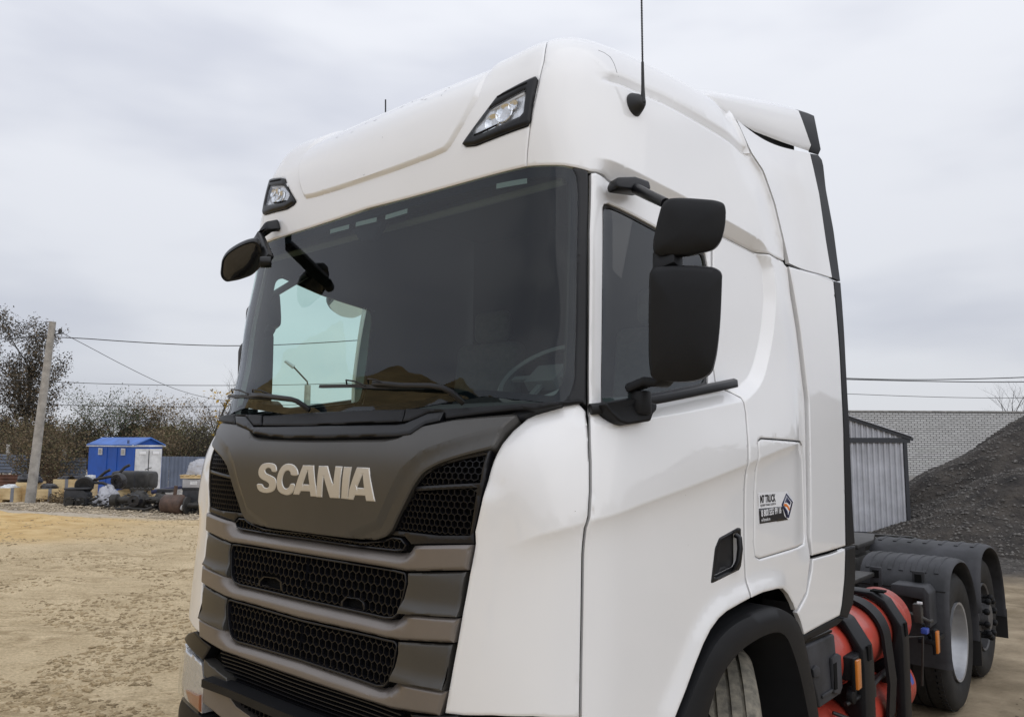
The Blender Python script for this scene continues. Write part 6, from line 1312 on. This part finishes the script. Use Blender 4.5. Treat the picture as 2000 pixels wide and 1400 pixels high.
# ------------------------------------------------------------------ crates
M['pine'] = mat('pale_pine_board', (.66, .53, .31), .8, vary=(1.6, .25, (.44, .31, .15)), bump=(20, .2)); M['corner'] = mat('grey_corner_iron', (.22, .235, .27), .5, metal=.4)
def depth_of(p): return float((p-CAM)@_f)
def crate(px0, px1, pyb, pyt, n, label, posts, dep_=.8, skew=0):
    A, B_ = G(px0, pyb), G(px1, pyb+skew); L = np.linalg.norm(B_-A); u = (B_-A)/L; v = np.array([-u[1], u[0], 0]); v = v if v@AY > 0 else -v; h = (pyb-pyt)/1524*depth_of(A); r = empty('wooden_crate', tuple(A), label, 'crate', 'pale wooden pallet crates'); r.location = (0, 0, 0)
    bh = (h-.10)/n
    for k in range(n):
        for o_, uu, LL in ((A, u, L), (A+v*dep_, u, L), (A+v*.012, v, dep_-.03), (A+u*(L-.022)+v*.012, v, dep_-.03)):
            b = MB(); z0 = .10+k*bh+.003; q = 0; w = (v if uu is u else u)*.022; b.prism([o_+[0, 0, z0], o_+uu*LL+[0, 0, z0], o_+uu*LL+[0, 0, z0+bh-.006], o_+[0, 0, z0+bh-.006]], tuple(w)); b.build('board', 'pine', r, smooth=0)
    for s in posts: b = MB(); p = A+u*L*s-v*.012; b.prism([p-u*.05+[0, 0, .03], p+u*.05+[0, 0, .03], p+u*.05+[0, 0, h], p-u*.05+[0, 0, h]], tuple(v*.012)); b.build('corner_iron', 'corner', r, smooth=0)
    for s in (.05, .5, .95): b = MB(); p = A+u*L*s+v*dep_/2; b.box((p[0], p[1], .05), (.1, dep_, .10), Matrix.Rotation(math.atan2(u[1], u[0]), 3, 'Z')); b.build('skid', 'pine', r, smooth=0)
    b = MB(); b.prism([A+[0, 0, .1], A+u*L+[0, 0, .1], A+u*L+v*dep_+[0, 0, .1], A+v*dep_+[0, 0, .1]], (0, 0, .02)); b.build('bottom', 'pine', r, smooth=0)
    return A, u, v, L, h
c1 = crate(-25, 26, 982, 953, 3, 'low wooden crate with a white sheet on top at the left edge', (.93,)); c2 = crate(28, 62, 980, 942, 4, 'wooden crate just behind the foot of the leaning pole', ()); c3 = crate(63, 100, 981, 955, 3, 'low wooden crate right of the pole, half covered by black film', (.90,)); c4 = crate(101, 168, 978, 936, 4, 'tallest wooden crate, left of the blue hut', (.40,), skew=0)
c5 = crate(228, 297, 983, 957, 2, 'wooden crate under the black fuel tank before the white doors', (.42,))
def crumple(name, c, sx, sy, sz, m, label, cat, seed, fold=.35, parent=None, rz=YAW, group=None):
    n, k = 26, 14; vs = []; 
    for i in range(k+1):
        ph = math.pi*.5*i/k
        for j in range(n): a = 2*math.pi*j/n; w = 1+fold*(fbm(np.array([math.cos(a)*2.2+seed]), np.array([math.sin(a)*2.2+ph*2.5]), 3, seed)[0]-.5)*2; vs.append((math.cos(a)*math.cos(ph)**.6*sx*w, math.sin(a)*math.cos(ph)**.6*sy*w, math.sin(ph)*sz*w))
    b = MB(); b.add(vs, [(i*n+j, i*n+(j+1) % n, (i+1)*n+(j+1) % n, (i+1)*n+j) for i in range(k) for j in range(n)]); o = b.build(name, m, parent, smooth=50); o.location = tuple(c); o.rotation_euler = (0, 0, rz)
    if parent is None: tag(o, label, cat, group)
    return o
M['film'] = mat('black_film', (.018, .018, .021), .3, bump=(9, .8), bump_d=.05); M['foil'] = mat('grey_stretch_film', (.42, .43, .47), .3, bump=(10, 1.0), bump_d=.06); M['sheet'] = mat('white_tarp', (.66, .68, .70), .6, bump=(8, .9), bump_d=.05)
def on_crate(c, s, h=None): A, u, v, L, H = c; return A+u*L*s+v*.40+np.array([0, 0, H-.03 if h is None else h])
crumple('plastic_sheet', on_crate(c1, .55), .27, .30, .11, 'sheet', 'crumpled white plastic sheet on the leftmost crate', 'plastic sheet', 3); crumple('black_film', on_crate(c2, .45), .36, .34, .28, 'film', 'black film bundle piled on the crate behind the pole', 'film bundle', 5, group='black film bundles'); crumple('black_film', on_crate(c3, .50), .24, .30, .17, 'film', 'black film bundle heaped on the low crate right of the pole', 'film bundle', 7, group='black film bundles'); crumple('black_film', on_crate(c4, .15), .16, .30, .10, 'film', 'flat black film bundle on the left end of the tallest crate', 'film bundle', 9, group='black film bundles')
p = on_crate(c4, .52); b = MB(); b.lathe([(-.3, .11), (-.3, .135), (.3, .135), (.3, .11), (-.3, .11)], 24, 'y', (0, 0, .0), 0, math.pi); o = b.build('wheel_cover', 'dusty', None); o.location = tuple(p+[0, 0, .0]); o.rotation_euler = (0, 0, YAW); tag(o, 'grey arched cover lying on the tallest crate', 'cover')
b = MB(); b.box((0, 0, 0), (.06, .3, .20), Matrix.Rotation(R_(35), 3, 'Y')); o = b.build('grey_slab', 'concrete', None, bevel=.01); o.location = tuple(on_crate(c4, .88)+[0, 0, .07]); o.rotation_euler = (0, 0, YAW); tag(o, 'tilted grey slab on the tallest crate beside the hut', 'slab')
# ------------------------------------------------------------------ scrap truck parts
def junk(name, px, py, label, cat, rz=0.0, group=None): p = G(px, py); return empty(name, (p[0], p[1], float(ground_h(np.array([p[0]]), np.array([p[1]]))[0])), label, cat, group, YAW+rz)
j = junk('gearbox', 152, 991, 'grey gearbox casing with two round bosses, leftmost of the scrap parts', 'gearbox', .2)
b = MB(); b.prism([(x, -.25, z) for x, z in [(-.33, .06), (-.30, .0), (.20, .0), (.30, .08), (.32, .40), (.20, .52), (-.28, .56), (-.34, .45)]], (0, .5, 0)); b.build('casing', 'dusty', j, bevel=.03); b = MB()
for x, z, r_ in ((-.17, .20, .14), (.14, .19, .13)): b.lathe([(-.33, r_*.6), (-.33, r_), (-.24, r_)], 22, 'y', (x, 0, z)); b.lathe([(-.31, 0), (-.31, r_*.6), (-.33, r_*.6)], 22, 'y', (x, 0, z))
b.build('boss', 'dark_steel', j); b = MB(); b.box((0, 0, .56), (.66, .56, .05)); b.build('flange', 'dusty', j, bevel=.01)
def drum(name, px, py, z, R, w, rz, label, cat, m='rubber', group=None):
    p = G(px, py); b = MB(); b.lathe([(-w/2, R*.35), (-w/2, R*.9), (-w/2+.03, R), (w/2-.03, R), (w/2, R*.9), (w/2, R*.35)], 28, 'y'); b.lathe([(-w/2+.03, 0), (-w/2+.03, R*.45)], 28, 'y')
    for k in range(8): a = k*math.pi/4; b.lathe([(-w/2-.03, 0), (-w/2-.03, .02), (-w/2+.02, .02)], 6, 'y', (math.cos(a)*R*.6, 0, math.sin(a)*R*.6))
    o = b.build(name, m, None, smooth=40); o.location = (p[0], p[1], z); o.rotation_euler = (R_(6), 0, YAW+rz); return tag(o, label, cat, group)
drum('brake_drum', 162, 990, .66, .26, .2, .35, 'black brake drum lying on the grey gearbox casing', 'brake drum', group='brake drums'); drum('brake_drum', 229, 990, .78, .24, .2, -.3, 'ribbed black brake drum on the suspension arms before the blue hut', 'brake drum', 'film', group='brake drums')
j = junk('suspension_arm', 195, 988, 'dark suspension frame of crossed arms leaning before the blue hut', 'suspension frame'); 
for k, pts_ in enumerate(([(-.75, .0, .62), (-.3, .0, .78), (.30, .0, .90), (.55, .0, .93)], [(-.62, -.1, .50), (-.35, -.1, .72), (.10, -.1, .70), (.42, -.1, .58)], [(-.25, .1, .74), (.05, .1, 1.02), (.20, .1, 1.10)], [(.50, 0, .95), (.70, 0, 1.18), (.85, 0, 1.25)], [(.38, -.2, .55), (.08, -.2, .18), (-.02, -.2, .0)], [(-.30, -.2, .50), (-.48, -.2, .22), (-.60, -.2, .0)])):
    b = MB(); b.tube(pts_, [.045, .05, .04][:1][0], 8); b.build('arm', 'dusty' if k % 2 else 'dark_steel', j, smooth=50)
b = MB(); b.box((-.35, 0, .86), (.24, .2, .14)); b.build('white_canister', 'sheet', j, bevel=.02)
p = G(207, 991); crumple('wrapped_bundle', (p[0], p[1], .0), .36, .32, .58, 'foil', 'bundle wrapped in silvery grey film among the scrap parts', 'bundle', 13, .3)
M['black_shell'] = mat('scuffed_black_shell', (.035, .034, .032), .55, vary=(4, .6))
j = junk('fuel_tank', 262, 983, 'black dented fuel tank lying on the wooden crate', 'fuel tank', -.25); zt = c5[4]
b = MB(); sec = round_poly([(-.30, 0), (.30, 0), (.30, .58), (-.30, .58)], .14, 5)
rw = []; 
for x, s in ((-.72, .80), (-.68, .95), (-.60, 1), (.52, 1), (.60, .97), (.66, .80)): rw.append([(x, y*s, zt+.29+(z-.29)*s) for y, z in sec])
N = len(sec); b.add([q for r_ in rw for q in r_], [(i*N+k, i*N+(k+1) % N, (i+1)*N+(k+1) % N, (i+1)*N+k) for i in range(5) for k in range(N)]+[tuple(range(N)), tuple(5*N+k for k in range(N))]); b.build('tank_shell', 'black_shell', j, smooth=45)
for x in (-.40, .22): b = MB(); b.add([q for xx in (x-.03, x+.03) for q in [(xx, y*1.02, zt+.29+(z-.29)*1.02) for y, z in sec]], [(k, (k+1) % N, N+(k+1) % N, N+k) for k in range(N)]); b.build('tank_strap', 'dusty', j, smooth=40)
j = junk('drive_axle', 270, 999, 'greasy black drive axle with a round differential housing', 'axle')
b = MB(); b.lathe([(-.78, .0), (-.78, .16), (-.60, .17), (-.58, .09), (-.25, .10), (-.16, .24), (.0, .30), (.16, .24), (.25, .10), (.58, .09), (.60, .17), (.78, .16), (.78, 0)], 24, 'x', (0, 0, .30)); b.build('axle_housing', 'dark_steel', j, smooth=40)
b = MB(); b.lathe([(-.34, .05), (-.33, .16), (-.18, .20), (.1, .22)], 20, 'y', (0, 0, .30)); b.build('differential', 'film', j, smooth=40)
for x in (-.20, .02, .24): b = MB(); b.box((x, .05, .60), (.12, .2, .07)); b.tube([(x-.04, 0, .5), (x+.02, 0, .66)], .02, 6); b.build('axle_bracket', 'dark_steel', j)
b = MB(); b.tube([(-.55, -.2, .06), (-.1, -.3, .10), (.3, -.25, .05), (.55, -.3, .12)], .045, 8); b.build('torque_rod', 'dark_steel', j)
j = junk('hub_assembly', 315, 997, 'dark wheel hub stacked between the axle and the rusty tank', 'wheel hub'); b = MB(); b.lathe([(-.12, .08), (-.12, .24), (.02, .26), (.04, .14), (.16, .12), (.16, 0)], 22, 'x', (0, 0, .27)); b.build('hub', 'dark_steel', j, smooth=40); b = MB(); b.box((.05, .1, .55), (.4, .3, .10)); b.build('spring_seat', 'dusty', j, bevel=.02)
j = junk('air_tank', 338, 1003, 'rusty brown steel cylinder lying beside the pallet stack', 'steel cylinder', -.15); b = MB(); b.lathe([(-.36, 0), (-.35, .12), (-.30, .22), (-.24, .27), (.24, .27), (.30, .22), (.35, .12), (.36, 0)], 28, 'x', (0, 0, .27)); b.build('cylinder', 'rust', j, smooth=50); b = MB(); b.lathe([(-.01, .272), (.01, .276), (.03, .272)], 28, 'x', (.1, 0, .27)); b.build('weld_band', 'rust', j); b = MB(); b.tube([(.02, 0, .5), (.05, 0, .78)], .05, 8); b.build('neck', 'rust', j)
p = G(330, 985); b = MB(); b.tube([at_depth(297, 961, depth_of(p)), at_depth(325, 955, depth_of(p)), at_depth(362, 950, depth_of(p))], [.07, .06, .055], 12); o = b.build('exhaust_pipe', 'navy_print', None, smooth=50); tag(o, 'dark blue pipe slanting from the crate to the pallet stack', 'pipe')
j = junk('plank_pile', 335, 985, 'pale planks and beams piled behind the rusty cylinder', 'plank pile')
for k in range(6): b = MB(); b.box((rng.uniform(-.2, .2), .1*k-.2, .28+.07*(k % 3)), (1.1, .09, .05), Matrix.Rotation(rng.uniform(-.2, .2), 3, 'Z') @ Matrix.Rotation(rng.uniform(-.12, .12), 3, 'Y')); b.build('plank', 'post', j, smooth=0)
j = junk('storage_box', 381, 1000, 'large dark grey box at the bottom of the stack beside the truck', 'box')
b = MB(); b.box((0, .1, .35), (.62, .6, .68)); b.build('box_body', 'dusty', j, bevel=.015); b = MB(); b.box((0, .1, .67), (.65, .63, .05)); b.build('lid', 'dusty', j, bevel=.01)
j2 = junk('storage_box', 381, 1000, 'light grey box lying between the dark box and the pallet', 'box'); b = MB(); b.box((0, .1, .82), (.64, .6, .24)); b.build('box_body', 'zinc', j2, bevel=.015); b = MB(); b.box((0, -.205, .83), (.2, .01, .10)); b.build('box_label', 'sheet', j2)
pal = empty('pallet', tuple(j.location+Vector((0, 0, .95))), 'small wooden pallet lying on the grey boxes beside the truck', 'pallet', None, YAW)
for k in range(3): b = MB(); b.box((0, -.2+.3*k, .05), (.74, .09, .08)); b.build('pallet_block', 'pine', pal, smooth=0)
for k in range(5): b = MB(); b.box((-.32+.16*k, .1, .10), (.10, .78, .02)); b.build('pallet_board', 'pine', pal, smooth=0)
crumple('film_sack', tuple(Vector(pal.location)+Vector((0, .1, .11))), .34, .32, .42, 'foil', 'grey plastic film sack on the pallet beside the truck', 'film sack', 17, .25)
j = junk('cable_roll', 362, 1004, 'white roll on a dark spindle at the foot of the box stack', 'roll'); b = MB(); b.lathe([(-.26, 0), (-.26, .09), (-.02, .09), (0, .07)], 18, 'x', (0, 0, .20)); b.build('roll', 'sheet', j, smooth=40); b = MB(); b.lathe([(0, .05), (0, .24), (.05, .25), (.07, .08), (.4, .07), (.42, .2), (.48, .2), (.48, 0)], 22, 'x', (0, 0, .25)); b.build('spindle', 'dark_steel', j, smooth=40)

# unseen belt of trees, added behind the camera for the glossy paint to mirror
n = 5200; a = R_(98)+rng.random(n)*R_(250); rr_ = 62+rng.random(n)*14; P = np.stack([CAM[0]+np.sin(-a+math.pi*0)*rr_, CAM[1]+np.cos(a)*rr_, rng.random(n)**.9*(4.5+2.0*np.sin(a*9)+1.2*np.sin(a*23))], 1)
tb = leaves('distant_wood', P, 1.7, 'leaf_dark', None, 97); tb['kind'] = 'stuff'

# small greasy scrap scattered between the truck parts
n = 1500; px = 135+rng.random(n)*262; py = 984+(px-135)*.045+rng.random(n)*9; P = np.array([G(a, c) for a, c in zip(px, py)]); P[:, 2] = ground_h(P[:, 0], P[:, 1])+.03+rng.random(n)**3*.35
scatter('scrap_debris', P, .02+.075*rng.random(n)**2, 'dark_steel', .5, 12)
